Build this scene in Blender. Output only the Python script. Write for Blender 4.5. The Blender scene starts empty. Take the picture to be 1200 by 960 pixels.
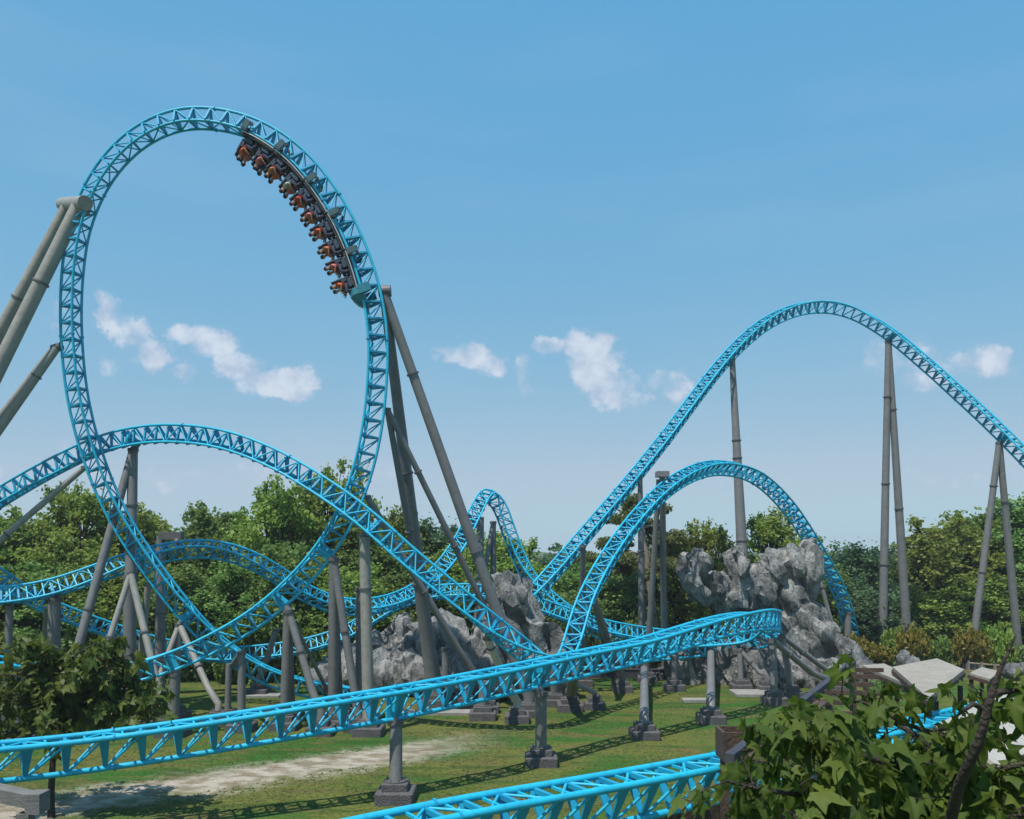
import bpy, bmesh, math, random
import numpy as np
from mathutils import Vector, Matrix, noise, Quaternion
random.seed(7); np.random.seed(7)
R = math.radians
S = bpy.context.scene
COL = S.collection

# ------------------------------------------------------------------ camera
F = 1000.0 / 1200.0
CAMZ = 10.0
cam_d = bpy.data.cameras.new('camera'); cam = bpy.data.objects.new('camera', cam_d); COL.objects.link(cam)
cam.location = (0, 0, CAMZ); cam.rotation_euler = (R(90), 0, 0)
cam_d.sensor_width = 36; cam_d.lens = 36 * F
cam_d.shift_y = 170 / 1200.0
cam_d.clip_start = 0.1; cam_d.clip_end = 12000
S.camera = cam

# ------------------------------------------------------------------ world, sun, exposure
SUNV = Vector((-1.35, -1.75, 4.9)).normalized()
SUN_EL = math.asin(SUNV.z); SUN_ROT = math.atan2(SUNV.x, SUNV.y)
w = bpy.data.worlds.new('World'); S.world = w; w.use_nodes = True
nt = w.node_tree; nt.nodes.clear()
def N(nt, t, **kw):
    n = nt.nodes.new(t)
    for k, v in kw.items(): setattr(n, k, v)
    return n
def mth(nt, op, a, b=None, c=None, clamp=False):
    n = nt.nodes.new('ShaderNodeMath'); n.operation = op; n.use_clamp = clamp
    for i, v in enumerate((a, b, c)):
        if v is None: continue
        if isinstance(v, (int, float)): n.inputs[i].default_value = v
        else: nt.links.new(v, n.inputs[i])
    return n.outputs[0]
def sstep(nt, v, lo, hi):
    n = nt.nodes.new('ShaderNodeMapRange'); n.interpolation_type = 'SMOOTHSTEP'
    nt.links.new(v, n.inputs[0]); n.inputs[1].default_value = lo; n.inputs[2].default_value = hi
    return n.outputs[0]
def mixc(nt, f, a, b):
    n = nt.nodes.new('ShaderNodeMix'); n.data_type = 'RGBA'
    if isinstance(f, (int, float)): n.inputs[0].default_value = f
    else: nt.links.new(f, n.inputs[0])
    for i, v in ((6, a), (7, b)):
        if isinstance(v, (tuple, list)): n.inputs[i].default_value = (*v[:3], 1)
        else: nt.links.new(v, n.inputs[i])
    return n.outputs[2]
sky = N(nt, 'ShaderNodeTexSky', sky_type='NISHITA')
sky.sun_disc = False; sky.sun_elevation = SUN_EL; sky.sun_rotation = SUN_ROT
sky.air_density = 1.0; sky.dust_density = 0.2; sky.ozone_density = 1.0; sky.altitude = 0
# small fair-weather clouds: noise-shaped puffs fixed in the sky's own directions
tc = N(nt, 'ShaderNodeTexCoord'); sp = N(nt, 'ShaderNodeSeparateXYZ'); nt.links.new(tc.outputs['Generated'], sp.inputs[0])
ysafe = mth(nt, 'MAXIMUM', sp.outputs[1], 0.02)
u = mth(nt, 'DIVIDE', sp.outputs[0], ysafe); v = mth(nt, 'DIVIDE', sp.outputs[2], ysafe)
cx = N(nt, 'ShaderNodeCombineXYZ'); nt.links.new(u, cx.inputs[0]); nt.links.new(v, cx.inputs[1])
nz = N(nt, 'ShaderNodeTexNoise'); nz.inputs['Scale'].default_value = 17; nz.inputs['Detail'].default_value = 9; nz.inputs['Roughness'].default_value = .6
nt.links.new(cx.outputs[0], nz.inputs['Vector'])
warp = mth(nt, 'SUBTRACT', nz.outputs[0], 0.5)
nzw = N(nt, 'ShaderNodeTexNoise'); nzw.inputs['Scale'].default_value = 14; nzw.inputs['Detail'].default_value = 10; nzw.inputs['Roughness'].default_value = .7
nt.links.new(cx.outputs[0], nzw.inputs['Vector']); sw = N(nt, 'ShaderNodeSeparateColor'); nt.links.new(nzw.outputs['Color'], sw.inputs[0])
u = mth(nt, 'ADD', u, mth(nt, 'MULTIPLY', mth(nt, 'SUBTRACT', sw.outputs[0], .5), .085)); v = mth(nt, 'ADD', v, mth(nt, 'MULTIPLY', mth(nt, 'SUBTRACT', sw.outputs[1], .5), .06))
clouds = [(135, 365, 20, 24, .8), (155, 390, 26, 22, .95), (172, 412, 24, 26, 1), (122, 350, 12, 12, .6), (225, 388, 36, 14, .75), (255, 400, 34, 18, .95), (280, 425, 32, 20, 1), (318, 447, 50, 18, 1), (345, 455, 26, 14, .9),
          (130, 430, 16, 16, .6), (215, 432, 18, 14, .65), (545, 412, 34, 14, .85), (572, 422, 22, 14, .75), (640, 408, 24, 12, .8), (690, 402, 36, 18, 1), (700, 430, 36, 24, 1), (728, 452, 32, 24, 1), (742, 466, 20, 12, .9), (617, 440, 16, 30, .6),
          (765, 445, 26, 16, .7), (790, 455, 20, 26, .75), (1050, 418, 46, 26, .65), (1085, 440, 42, 14, .6), (1155, 421, 46, 16, .85), (1022, 432, 22, 10, .55), (1200, 430, 40, 14, .5),
          (250, 500, 150, 22, .42), (475, 500, 40, 34, .42), (60, 368, 20, 22, .6), (650, 372, 30, 7, .45), (1000, 560, 240, 16, .38), (300, 560, 240, 20, .42), (40, 545, 100, 30, .42), (390, 555, 50, 16, .45), (560, 545, 200, 16, .36)]
tot = None
for (px, py, rx, ry, a) in clouds:
    du = mth(nt, 'MULTIPLY', mth(nt, 'SUBTRACT', u, (px - 600) / 1000), 1000 / (rx * 1.22))
    dv = mth(nt, 'MULTIPLY', mth(nt, 'SUBTRACT', v, (650 - py) / 1000), 1000 / (ry * 1.24))
    d2 = mth(nt, 'ADD', mth(nt, 'MULTIPLY', du, du), mth(nt, 'MULTIPLY', dv, dv))
    g = mth(nt, 'MULTIPLY', mth(nt, 'SUBTRACT', 1.25, d2, clamp=True), a)
    tot = g if tot is None else mth(nt, 'MAXIMUM', tot, g)
raw = mth(nt, 'ADD', mth(nt, 'MULTIPLY', warp, 2.2), mth(nt, 'SUBTRACT', tot, 0.38))
mask = mth(nt, 'MULTIPLY', sstep(nt, raw, 0.02, 0.62), mth(nt, 'GREATER_THAN', sp.outputs[1], 0.05))
mask = mth(nt, 'MULTIPLY', mask, mth(nt, 'GREATER_THAN', tot, 0.001))
mask = mth(nt, 'MULTIPLY', mask, 0.85)
# thin high veil
nz2 = N(nt, 'ShaderNodeTexNoise'); nz2.inputs['Scale'].default_value = 2.2; nz2.inputs['Detail'].default_value = 6
mp = N(nt, 'ShaderNodeMapping'); mp.inputs['Scale'].default_value = (1, 1, 5)
nt.links.new(tc.outputs['Generated'], mp.inputs[0]); nt.links.new(mp.outputs[0], nz2.inputs['Vector'])
veil = mth(nt, 'MULTIPLY', sstep(nt, nz2.outputs[0], .45, .8), .10)
SKYCLOUD = (3.55, 4.15, 5.0)
hs = N(nt, 'ShaderNodeHueSaturation'); hs.inputs['Saturation'].default_value = 1.0; nt.links.new(sky.outputs[0], hs.inputs['Color'])
sc_ = N(nt, 'ShaderNodeSeparateColor'); cc_ = N(nt, 'ShaderNodeCombineColor'); nt.links.new(hs.outputs[0], sc_.inputs[0])
KS = .1657
for ch, (a_, g_) in enumerate(((.551, .86), (.564, .31), (.69, .04))):
    nt.links.new(mth(nt, 'MULTIPLY', mth(nt, 'POWER', mth(nt, 'MULTIPLY', sc_.outputs[ch], KS), g_), a_ / KS), cc_.inputs[ch])
skr = N(nt, 'ShaderNodeSeparateColor'); nt.links.new(cc_.outputs[0], skr.inputs[0]); cc2 = N(nt, 'ShaderNodeCombineColor')
nt.links.new(mth(nt, 'MINIMUM', skr.outputs[0], .43 / KS), cc2.inputs[0]); nt.links.new(skr.outputs[1], cc2.inputs[1]); nt.links.new(skr.outputs[2], cc2.inputs[2])
skc = mixc(nt, veil, cc2.outputs[0], SKYCLOUD)
nz3 = N(nt, 'ShaderNodeTexNoise'); nz3.inputs['Scale'].default_value = 42; nz3.inputs['Detail'].default_value = 6
mp3 = N(nt, 'ShaderNodeMapping'); mp3.inputs['Location'].default_value = (0, .012, 0); nt.links.new(cx.outputs[0], mp3.inputs[0]); nt.links.new(mp3.outputs[0], nz3.inputs['Vector'])
ccol = mixc(nt, sstep(nt, mth(nt, 'ADD', nz3.outputs[0], mth(nt, 'MULTIPLY', raw, .25)), .42, .85), (2.75, 3.35, 4.35), (4.3, 4.7, 5.25))
skc = mixc(nt, mask, skc, ccol)
bg = N(nt, 'ShaderNodeBackground'); bg.inputs[1].default_value = 0.13
wo = N(nt, 'ShaderNodeOutputWorld'); nt.links.new(skc, bg.inputs[0]); nt.links.new(bg.outputs[0], wo.inputs[0])

sl = bpy.data.lights.new('sun', 'SUN'); sl.energy = 3.9; sl.angle = R(0.55); sl.color = (1, .95, .87)
so = bpy.data.objects.new('sun', sl); COL.objects.link(so); so.location = (0, 0, 80)
so.rotation_euler = SUNV.to_track_quat('Z', 'Y').to_euler()
S.view_settings.view_transform = 'Standard'; S.view_settings.look = 'None'
S.view_settings.gamma = 1; S.view_settings.exposure = 0.35; S.view_settings.use_curve_mapping = False
try:
    S.cycles.max_bounces = 6; S.cycles.transparent_max_bounces = 8; S.cycles.volume_bounces = 0
except Exception: pass

# ------------------------------------------------------------------ helpers
def P(px, py, D): return Vector(((px - 600) / 1000 * D, D, CAMZ - (py - 650) / 1000 * D))
def G(px, D): return Vector(((px - 600) / 1000 * D, D, 0))       # a spot on the ground
def tag(o, label=None, cat=None, group=None, kind=None):
    if label: o['label'] = label
    if cat: o['category'] = cat
    if group: o['group'] = group
    if kind: o['kind'] = kind
    return o
def empty(name, loc, label, cat, group=None):
    o = bpy.data.objects.new(name, None); o.empty_display_size = .3; COL.objects.link(o); o.location = loc
    return tag(o, label, cat, group)
def parent(ch, pa):
    ch.parent = pa; ch.matrix_parent_inverse = Matrix.Identity(4)
class MB:
    """collects shapes in world space, then links them as one mesh object"""
    def __init__(s): s.v = []; s.f = []; s.sm = []
    def add(s, vs, fs, smooth=False):
        o = len(s.v); s.v += [tuple(q) for q in vs]; s.f += [tuple(i + o for i in f) for f in fs]; s.sm += [smooth] * len(fs)
    def tube(s, pts, r, seg=8, caps=True):
        pts = [Vector(p) for p in pts]; n = len(pts)
        rr = r if isinstance(r, (list, tuple)) else [r] * n
        t0 = (pts[1] - pts[0]).normalized()
        a = t0.orthogonal().normalized(); vs = []
        for i in range(n):
            t = ((pts[min(i + 1, n - 1)] - pts[max(i - 1, 0)])).normalized()
            a = (a - t * a.dot(t)).normalized(); b = t.cross(a)
            for k in range(seg):
                th = 2 * math.pi * k / seg
                vs.append(pts[i] + (a * math.cos(th) + b * math.sin(th)) * rr[i])
        fs = [(i * seg + k, i * seg + (k + 1) % seg, (i + 1) * seg + (k + 1) % seg, (i + 1) * seg + k) for i in range(n - 1) for k in range(seg)]
        s.add(vs, fs, True)
        if caps: s.add(vs[:seg], [tuple(reversed(range(seg)))]); s.add(vs[-seg:], [tuple(range(seg))])
        return s
    def box(s, c, sx, sy, sz, X=Vector((1, 0, 0)), Y=Vector((0, 1, 0)), Z=Vector((0, 0, 1)), bev=0.0):
        c = Vector(c); h = (sx / 2, sy / 2, sz / 2)
        if bev <= 0:
            vs = [c + X * (h[0] * i) + Y * (h[1] * j) + Z * (h[2] * k) for k in (-1, 1) for j in (-1, 1) for i in (-1, 1)]
            s.add(vs, [(0, 2, 3, 1), (4, 5, 7, 6), (0, 1, 5, 4), (2, 6, 7, 3), (0, 4, 6, 2), (1, 3, 7, 5)]); return s
        # chamfered box: eight outline points on four levels
        def ring(z, ins):
            a, b = h[0] - ins, h[1] - ins
            return [c + X * x + Y * y + Z * z for x, y in ((-a, -b + bev), (-a + bev, -b), (a - bev, -b), (a, -b + bev), (a, b - bev), (a - bev, b), (-a + bev, b), (-a, b - bev))]
        rs = [ring(-h[2], bev * .0), ring(h[2] - bev, 0), ring(h[2], bev)]
        vs = [q for r_ in rs for q in r_]; fs = [tuple(reversed(range(8))), tuple(range(16, 24))]
        for L in range(2):
            for k in range(8): fs.append((L * 8 + k, L * 8 + (k + 1) % 8, L * 8 + 8 + (k + 1) % 8, L * 8 + 8 + k))
        s.add(vs, fs); return s
    def beam(s, a, b, wd, th, up=Vector((0, 0, 1))):
        a, b = Vector(a), Vector(b); X = (b - a); L = X.length; X.normalize()
        Y = up.cross(X)
        if Y.length < 1e-4: Y = X.orthogonal()
        Y.normalize(); Z = X.cross(Y)
        return s.box((a + b) / 2, L, wd, th, X, Y, Z)
    def prism(s, poly, n, d):
        n = Vector(n).normalized(); k = len(poly); a = [Vector(p) - n * d / 2 for p in poly]; b = [p + n * d for p in a]
        s.add(a + b, [tuple(reversed(range(k))), tuple(range(k, 2 * k))] + [(i, (i + 1) % k, k + (i + 1) % k, k + i) for i in range(k)]); return s
    def ball(s, c, r, sc=(1, 1, 1), n=8):
        c = Vector(c); vs = []; fs = []
        for i in range(n + 1):
            th = math.pi * i / n
            for k in range(2 * n):
                ph = math.pi * k / n; vs.append(c + Vector((math.sin(th) * math.cos(ph) * sc[0], math.sin(th) * math.sin(ph) * sc[1], math.cos(th) * sc[2])) * r)
        m = 2 * n
        for i in range(n):
            for k in range(m): fs.append((i * m + k, (i + 1) * m + k, (i + 1) * m + (k + 1) % m, i * m + (k + 1) % m))
        s.add(vs, fs, True); return s
    def mesh(s, name, mat, origin=Vector((0, 0, 0))):
        me = bpy.data.meshes.new(name); o = Vector(origin)
        me.from_pydata([(q[0] - o.x, q[1] - o.y, q[2] - o.z) for q in s.v], [], s.f)
        me.polygons.foreach_set('use_smooth', s.sm)
        for m in (mat if isinstance(mat, list) else [mat]): me.materials.append(m)
        me.update(); return me
    def build(s, name, mat, pa=None, origin=None, world=None):
        """world: origin in world of the root that parents this (parts live in the root's space)"""
        if pa is not None:
            W = world if world is not None else pa['_w']
            W = Vector(W); me = s.mesh(name, mat, W); o = bpy.data.objects.new(name, me); COL.objects.link(o); parent(o, pa); o['_w'] = list(W)
        else:
            og = Vector(origin) if origin is not None else Vector((0, 0, 0))
            me = s.mesh(name, mat, og); o = bpy.data.objects.new(name, me); COL.objects.link(o); o.location = og; o['_w'] = list(og)
        return o
def root(name, loc, label, cat, group=None):
    o = empty(name, loc, label, cat, group); o['_w'] = list(loc); return o

# ------------------------------------------------------------------ materials
def mat(name, col, rough=.5, metal=0, col2=None, nscale=3.0, bump=0, bscale=20, dirt=None, spec=None):
    m = bpy.data.materials.new(name); m.use_nodes = True; t = m.node_tree; b = t.nodes['Principled BSDF']
    b.inputs['Roughness'].default_value = rough; b.inputs['Metallic'].default_value = metal
    if spec is not None: b.inputs['Specular IOR Level'].default_value = spec
    tcn = N(t, 'ShaderNodeTexCoord')
    if col2 is None: col2 = tuple(c * .8 for c in col)
    nn = N(t, 'ShaderNodeTexNoise'); nn.inputs['Scale'].default_value = nscale; nn.inputs['Detail'].default_value = 6; nn.inputs['Roughness'].default_value = .6
    t.links.new(tcn.outputs['Object'], nn.inputs['Vector'])
    c = mixc(t, sstep(t, nn.outputs[0], .35, .68), col, col2)
    if dirt:
        n3 = N(t, 'ShaderNodeTexNoise'); n3.inputs['Scale'].default_value = nscale * 4; n3.inputs['Detail'].default_value = 8
        t.links.new(tcn.outputs['Object'], n3.inputs['Vector'])
        c = mixc(t, mth(t, 'MULTIPLY', sstep(t, n3.outputs[0], .52, .7), .6), c, dirt)
    t.links.new(c, b.inputs['Base Color'])
    if bump:
        n4 = N(t, 'ShaderNodeTexNoise'); n4.inputs['Scale'].default_value = bscale; n4.inputs['Detail'].default_value = 8
        t.links.new(tcn.outputs['Object'], n4.inputs['Vector'])
        bp = N(t, 'ShaderNodeBump'); bp.inputs['Strength'].default_value = bump; bp.inputs['Distance'].default_value = .1
        t.links.new(n4.outputs[0], bp.inputs['Height']); t.links.new(bp.outputs[0], b.inputs['Normal'])
    return m
M = {}
M['blue'] = mat('blue_paint', (.012, .44, .65), .52, 0, (.010, .38, .58), 1.2, dirt=(.014, .29, .42))
M['blue_dark'] = mat('blue_frame_paint', (.009, .32, .50), .6, 0, (.008, .25, .45), 1.2)
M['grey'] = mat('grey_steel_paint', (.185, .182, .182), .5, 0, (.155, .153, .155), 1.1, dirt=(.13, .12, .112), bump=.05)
M['pale'] = mat('sunlit_grey_steel_paint', (.30, .285, .255), .5, 0, (.25, .24, .215), 1.1, dirt=(.20, .185, .16), bump=.05)  # same grey paint, lightened to put the sun on these legs into the colour
M['sunlit_steel'] = mat('bright_sunlit_steel_paint', (.55, .52, .46), .5, 0, (.47, .45, .40), 1.1, dirt=(.33, .31, .27), bump=.05)  # support paint whitened as if the sun struck the raked tube
M['greydark'] = mat('flange_steel', (.12, .115, .115), .55, 0, None, 3)
M['concrete'] = mat('footing_concrete', (.115, .108, .112), .9, 0, (.085, .08, .084), 3, bump=.5, bscale=12, dirt=(.065, .06, .055))
M['concrete_l'] = mat('light_concrete', (.30, .29, .27), .9, 0, (.24, .23, .21), 2, bump=.3, bscale=12)
M['black'] = mat('black_rubber', (.018, .018, .02), .6)
M['teal'] = mat('teal_shell', (.03, .20, .26), .35, 0, (.025, .17, .23))
M['carrier'] = mat('dark_teal_steel', (.04, .10, .12), .5, 0, (.03, .075, .09))
M['silver'] = mat('silver_trim', (.55, .58, .6), .35, .3)
M['seat'] = mat('dark_seat', (.03, .05, .09), .55)
M['wood'] = mat('dark_timber', (.085, .05, .035), .8, 0, (.05, .03, .024), 4, bump=.4, bscale=14)
M['slate'] = mat('dark_slate_edge', (.05, .05, .065), .7, 0, (.035, .035, .05), 4)
M['canopy'] = mat('beige_roof', (.33, .295, .25), .8, 0, (.28, .25, .21), 1.5, dirt=(.22, .19, .16))
M['white'] = mat('pale_roof', (.40, .38, .34), .8, 0, (.34, .32, .285), 1.5, dirt=(.27, .25, .22))
M['bark'] = mat('bark', (.055, .04, .032), .9, 0, (.035, .025, .02), 8, bump=.7, bscale=25)
M['bark_pale'] = mat('pale_bark', (.30, .25, .20), .9, 0, (.2, .16, .12), 6, bump=.6, bscale=20)
def wave_bump(m, scale, direction='X', strength=.5):
    t = m.node_tree; b = t.nodes['Principled BSDF']; tcn = N(t, 'ShaderNodeTexCoord')
    wv = N(t, 'ShaderNodeTexWave'); wv.bands_direction = direction; wv.inputs['Scale'].default_value = scale; wv.inputs['Distortion'].default_value = .15
    t.links.new(tcn.outputs['Object'], wv.inputs['Vector'])
    bp = N(t, 'ShaderNodeBump'); bp.inputs['Strength'].default_value = strength; bp.inputs['Distance'].default_value = .05
    t.links.new(wv.outputs['Fac'], bp.inputs['Height']); t.links.new(bp.outputs[0], b.inputs['Normal'])
wave_bump(M['canopy'], 1.6, 'X', .5)
def leafmat(name, a, b_, c=None, trans=.35, rough=.5, scale=.35):
    m = bpy.data.materials.new(name); m.use_nodes = True; t = m.node_tree; b = t.nodes['Principled BSDF']; out = t.nodes['Material Output']
    b.inputs['Roughness'].default_value = rough; b.inputs['Specular IOR Level'].default_value = .3
    g = N(t, 'ShaderNodeNewGeometry'); tcn = N(t, 'ShaderNodeTexCoord'); oi = N(t, 'ShaderNodeObjectInfo')
    nn = N(t, 'ShaderNodeTexNoise'); nn.inputs['Scale'].default_value = scale; nn.inputs['Detail'].default_value = 4
    t.links.new(tcn.outputs['Object'], nn.inputs['Vector'])
    col = mixc(t, sstep(t, nn.outputs[0], .35, .65), a, b_)
    col = mixc(t, mth(t, 'MULTIPLY', g.outputs['Random Per Island'], .7), col, c or b_)
    hv = N(t, 'ShaderNodeHueSaturation'); t.links.new(col, hv.inputs['Color'])
    t.links.new(mth(t, 'ADD', mth(t, 'MULTIPLY', oi.outputs['Random'], .035), .482), hv.inputs['Hue'])
    t.links.new(mth(t, 'ADD', mth(t, 'MULTIPLY', oi.outputs['Random'], .4), .8), hv.inputs['Value'])
    t.links.new(hv.outputs[0], b.inputs['Base Color'])
    tr = N(t, 'ShaderNodeBsdfTranslucent'); hv2 = N(t, 'ShaderNodeHueSaturation'); hv2.inputs['Value'].default_value = 1.5; t.links.new(hv.outputs[0], hv2.inputs['Color'])
    t.links.new(hv2.outputs[0], tr.inputs[0])
    mx = N(t, 'ShaderNodeMixShader'); mx.inputs[0].default_value = trans
    t.links.new(b.outputs[0], mx.inputs[1]); t.links.new(tr.outputs[0], mx.inputs[2]); t.links.new(mx.outputs[0], out.inputs[0])
    return m
M['leaf_a'] = leafmat('foliage_yellow_green', (.20, .275, .045), (.13, .215, .036), (.29, .33, .075))
M['leaf_b'] = leafmat('foliage_mid_green', (.145, .24, .055), (.10, .19, .048), (.22, .29, .08))
M['leaf_c'] = leafmat('foliage_blue_green', (.085, .15, .065), (.065, .125, .06), (.13, .19, .09))
M['leaf_d'] = leafmat('foliage_ochre', (.20, .17, .03), (.14, .15, .025), (.26, .19, .04))
M['leaf_pine'] = leafmat('pine_needles', (.14, .18, .05), (.11, .15, .045), (.19, .22, .07), .4)
M['leaf_maple'] = leafmat('maple_leaves', (.068, .118, .014), (.036, .070, .010), (.135, .18, .026), .36, .62, 1.5)
M['leaf_maple2'] = leafmat('young_maple_leaves', (.075, .125, .02), (.042, .085, .015), (.15, .19, .03), .35, .5, .8)
M['skin'] = mat('skin', (.60, .28, .20), .6)
M['hair'] = mat('hair', (.03, .02, .015), .7)
for k, c in dict(orange=(.78, .15, .06), pink=(.75, .22, .22), red=(.65, .10, .08), navy=(.05, .08, .22), white=(.6, .58, .55), ochre=(.7, .22, .12)).items():
    M['shirt_' + k] = mat('shirt_' + k, c, .85)
M['jeans'] = mat('denim', (.05, .07, .13), .9)

# ------------------------------------------------------------------ ground
def ground_mat():
    m = bpy.data.materials.new('grass_ground'); m.use_nodes = True; t = m.node_tree; b = t.nodes['Principled BSDF']; b.inputs['Roughness'].default_value = .95
    b.inputs['Specular IOR Level'].default_value = .1
    tcn = N(t, 'ShaderNodeTexCoord'); s_ = N(t, 'ShaderNodeSeparateXYZ'); t.links.new(tcn.outputs['Object'], s_.inputs[0])
    def nz(scale, det=6, sx=1, sy=1, off=0, rot=0, ro=.55):
        mp = N(t, 'ShaderNodeMapping'); mp.inputs['Scale'].default_value = (sx, sy, 1); mp.inputs['Location'].default_value = (off, off, 0); mp.inputs['Rotation'].default_value = (0, 0, rot)
        t.links.new(tcn.outputs['Object'], mp.inputs[0])
        n = N(t, 'ShaderNodeTexNoise'); n.inputs['Scale'].default_value = scale; n.inputs['Detail'].default_value = det; n.inputs['Roughness'].default_value = ro
        t.links.new(mp.outputs[0], n.inputs['Vector']); return n.outputs[0]
    big = nz(.13, 4, .7, 1.4, 3); mid = nz(.55, 6, .5, 1.3, 9); fine = nz(5.5, 8, 1, 1); spk = nz(22, 4, .7, .7)
    c = mixc(t, sstep(t, big, .42, .58), (.038, .125, .020), (.135, .150, .034))
    c = mixc(t, mth(t, 'MULTIPLY', sstep(t, mid, .47, .62), .85), c, (.135, .12, .042))
    c = mixc(t, mth(t, 'MULTIPLY', sstep(t, nz(.8, 6, .35, 1.2, 31), .52, .64), .7), c, (.026, .082, .014))
    c = mixc(t, mth(t, 'MULTIPLY', sstep(t, nz(.5, 6, .25, 1.6, 51), .60, .70), .8), c, (.20, .13, .048))
    c = mixc(t, mth(t, 'MULTIPLY', sstep(t, fine, .42, .7), .6), c, (.022, .036, .008))
    c = mixc(t, mth(t, 'MULTIPLY', sstep(t, spk, .5, .75), .45), c, (.15, .145, .055))
    # worn earth track
    ln = mth(t, 'ADD', mth(t, 'MULTIPLY', s_.outputs[0], .72), 47.2)
    wob = mth(t, 'MULTIPLY', mth(t, 'SUBTRACT', nz(.35, 5, 1, 1, 77), .5), 5.0)
    wob2 = mth(t, 'MULTIPLY', mth(t, 'SUBTRACT', nz(2.2, 7, 1, 1, 17), .5), 3.2)
    dist = mth(t, 'ABSOLUTE', mth(t, 'ADD', mth(t, 'SUBTRACT', s_.outputs[1], ln), mth(t, 'ADD', wob, wob2)))
    pm = mth(t, 'SUBTRACT', 1.0, sstep(t, dist, .5, 3.6))
    pm = mth(t, 'MULTIPLY', pm, mth(t, 'SUBTRACT', 1.0, sstep(t, s_.outputs[0], -7.5, 1)))
    pm = mth(t, 'MULTIPLY', pm, sstep(t, s_.outputs[0], -60, -30))
    earth = mixc(t, sstep(t, nz(1.6, 8, .6, 1, 5), .4, .62), (.44, .385, .32), (.24, .195, .14))
    c = mixc(t, mth(t, 'MULTIPLY', pm, .95), c, earth)
    t.links.new(c, b.inputs['Base Color'])
    bp = N(t, 'ShaderNodeBump'); bp.inputs['Strength'].default_value = .9; bp.inputs['Distance'].default_value = .12
    t.links.new(mth(t, 'ADD', fine, mth(t, 'MULTIPLY', spk, .5)), bp.inputs['Height']); t.links.new(bp.outputs[0], b.inputs['Normal'])
    return m
M['ground'] = ground_mat()
def ground_z(x, y):
    return 0.16 * noise.noise(Vector((x * .11, y * .11, 0))) + .06 * noise.noise(Vector((x * .45, y * .45, 3)))
def make_ground():
    xs = sorted(set([-6000, -3000, -1500, -700, -300, -150] + [i * 1.0 for i in range(-90, 91)] + [150, 300, 700, 1500, 3000, 6000]))
    ys = sorted(set([-600, -100, -30, 0] + [i * 1.0 for i in range(5, 101)] + [120, 150, 220, 400, 800, 1600, 3000, 7000]))
    vs = [(x, y, ground_z(x, y) if (abs(x) <= 90 and 5 <= y <= 100) else 0.0) for y in ys for x in xs]
    n = len(xs); fs = [(j * n + i, j * n + i + 1, (j + 1) * n + i + 1, (j + 1) * n + i) for j in range(len(ys) - 1) for i in range(n - 1)]
    b = MB(); b.add(vs, fs, True); o = b.build('ground', M['ground']); tag(o, kind='structure')
make_ground()
def make_hills():
    hm = mat('hill_forest', (.04, .075, .03), .95, 0, (.055, .085, .035), .02)
    b = MB(); n = 160; vs = []; rows = [(900, 0), (980, .55), (1100, 1), (1400, .8), (1800, 0)]
    for (y, k) in rows:
        for i in range(n + 1):
            x = -1500 + 3000 * i / n
            h = (16 + 14 * noise.noise(Vector((x * .0035, 0, 1))) + 6 * noise.noise(Vector((x * .02, y * .02, 5)))) * k
            vs.append((x, y, h - 1))
    m = n + 1; fs = [(j * m + i, j * m + i + 1, (j + 1) * m + i + 1, (j + 1) * m + i) for j in range(4) for i in range(n)]
    b.add(vs, fs, True); tag(b.build('hills', hm), kind='structure')
make_hills()

# ------------------------------------------------------------------ coaster track
def catmull(cps, step=.12):
    pts = [Vector(c[0]) for c in cps]; ups = [Vector(c[1]).normalized() for c in cps]
    P_ = [pts[0] * 2 - pts[1]] + pts + [pts[-1] * 2 - pts[-2]]; U_ = [ups[0]] + ups + [ups[-1]]
    out = []; ou = []
    for i in range(1, len(P_) - 2):
        a, b, c, d = P_[i - 1], P_[i], P_[i + 1], P_[i + 2]; n = max(2, int((c - b).length / step))
        # centripetal parameterisation keeps uneven spacing smooth
        t0 = 0; t1 = t0 + (b - a).length ** .5; t2 = t1 + (c - b).length ** .5; t3 = t2 + (d - c).length ** .5
        for k in range(n):
            t = t1 + (t2 - t1) * k / n
            A1 = a * ((t1 - t) / (t1 - t0)) + b * ((t - t0) / (t1 - t0)); A2 = b * ((t2 - t) / (t2 - t1)) + c * ((t - t1) / (t2 - t1)); A3 = c * ((t3 - t) / (t3 - t2)) + d * ((t - t2) / (t3 - t2))
            B1 = A1 * ((t2 - t) / (t2 - t0)) + A2 * ((t - t0) / (t2 - t0)); B2 = A2 * ((t3 - t) / (t3 - t1)) + A3 * ((t - t1) / (t3 - t1))
            out.append(B1 * ((t2 - t) / (t2 - t1)) + B2 * ((t - t1) / (t2 - t1)))
            f = k / n; ou.append((U_[i] * (1 - f) + U_[i + 1] * f).normalized())
    out.append(P_[-2]); ou.append(U_[-2]); return out, ou
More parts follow.
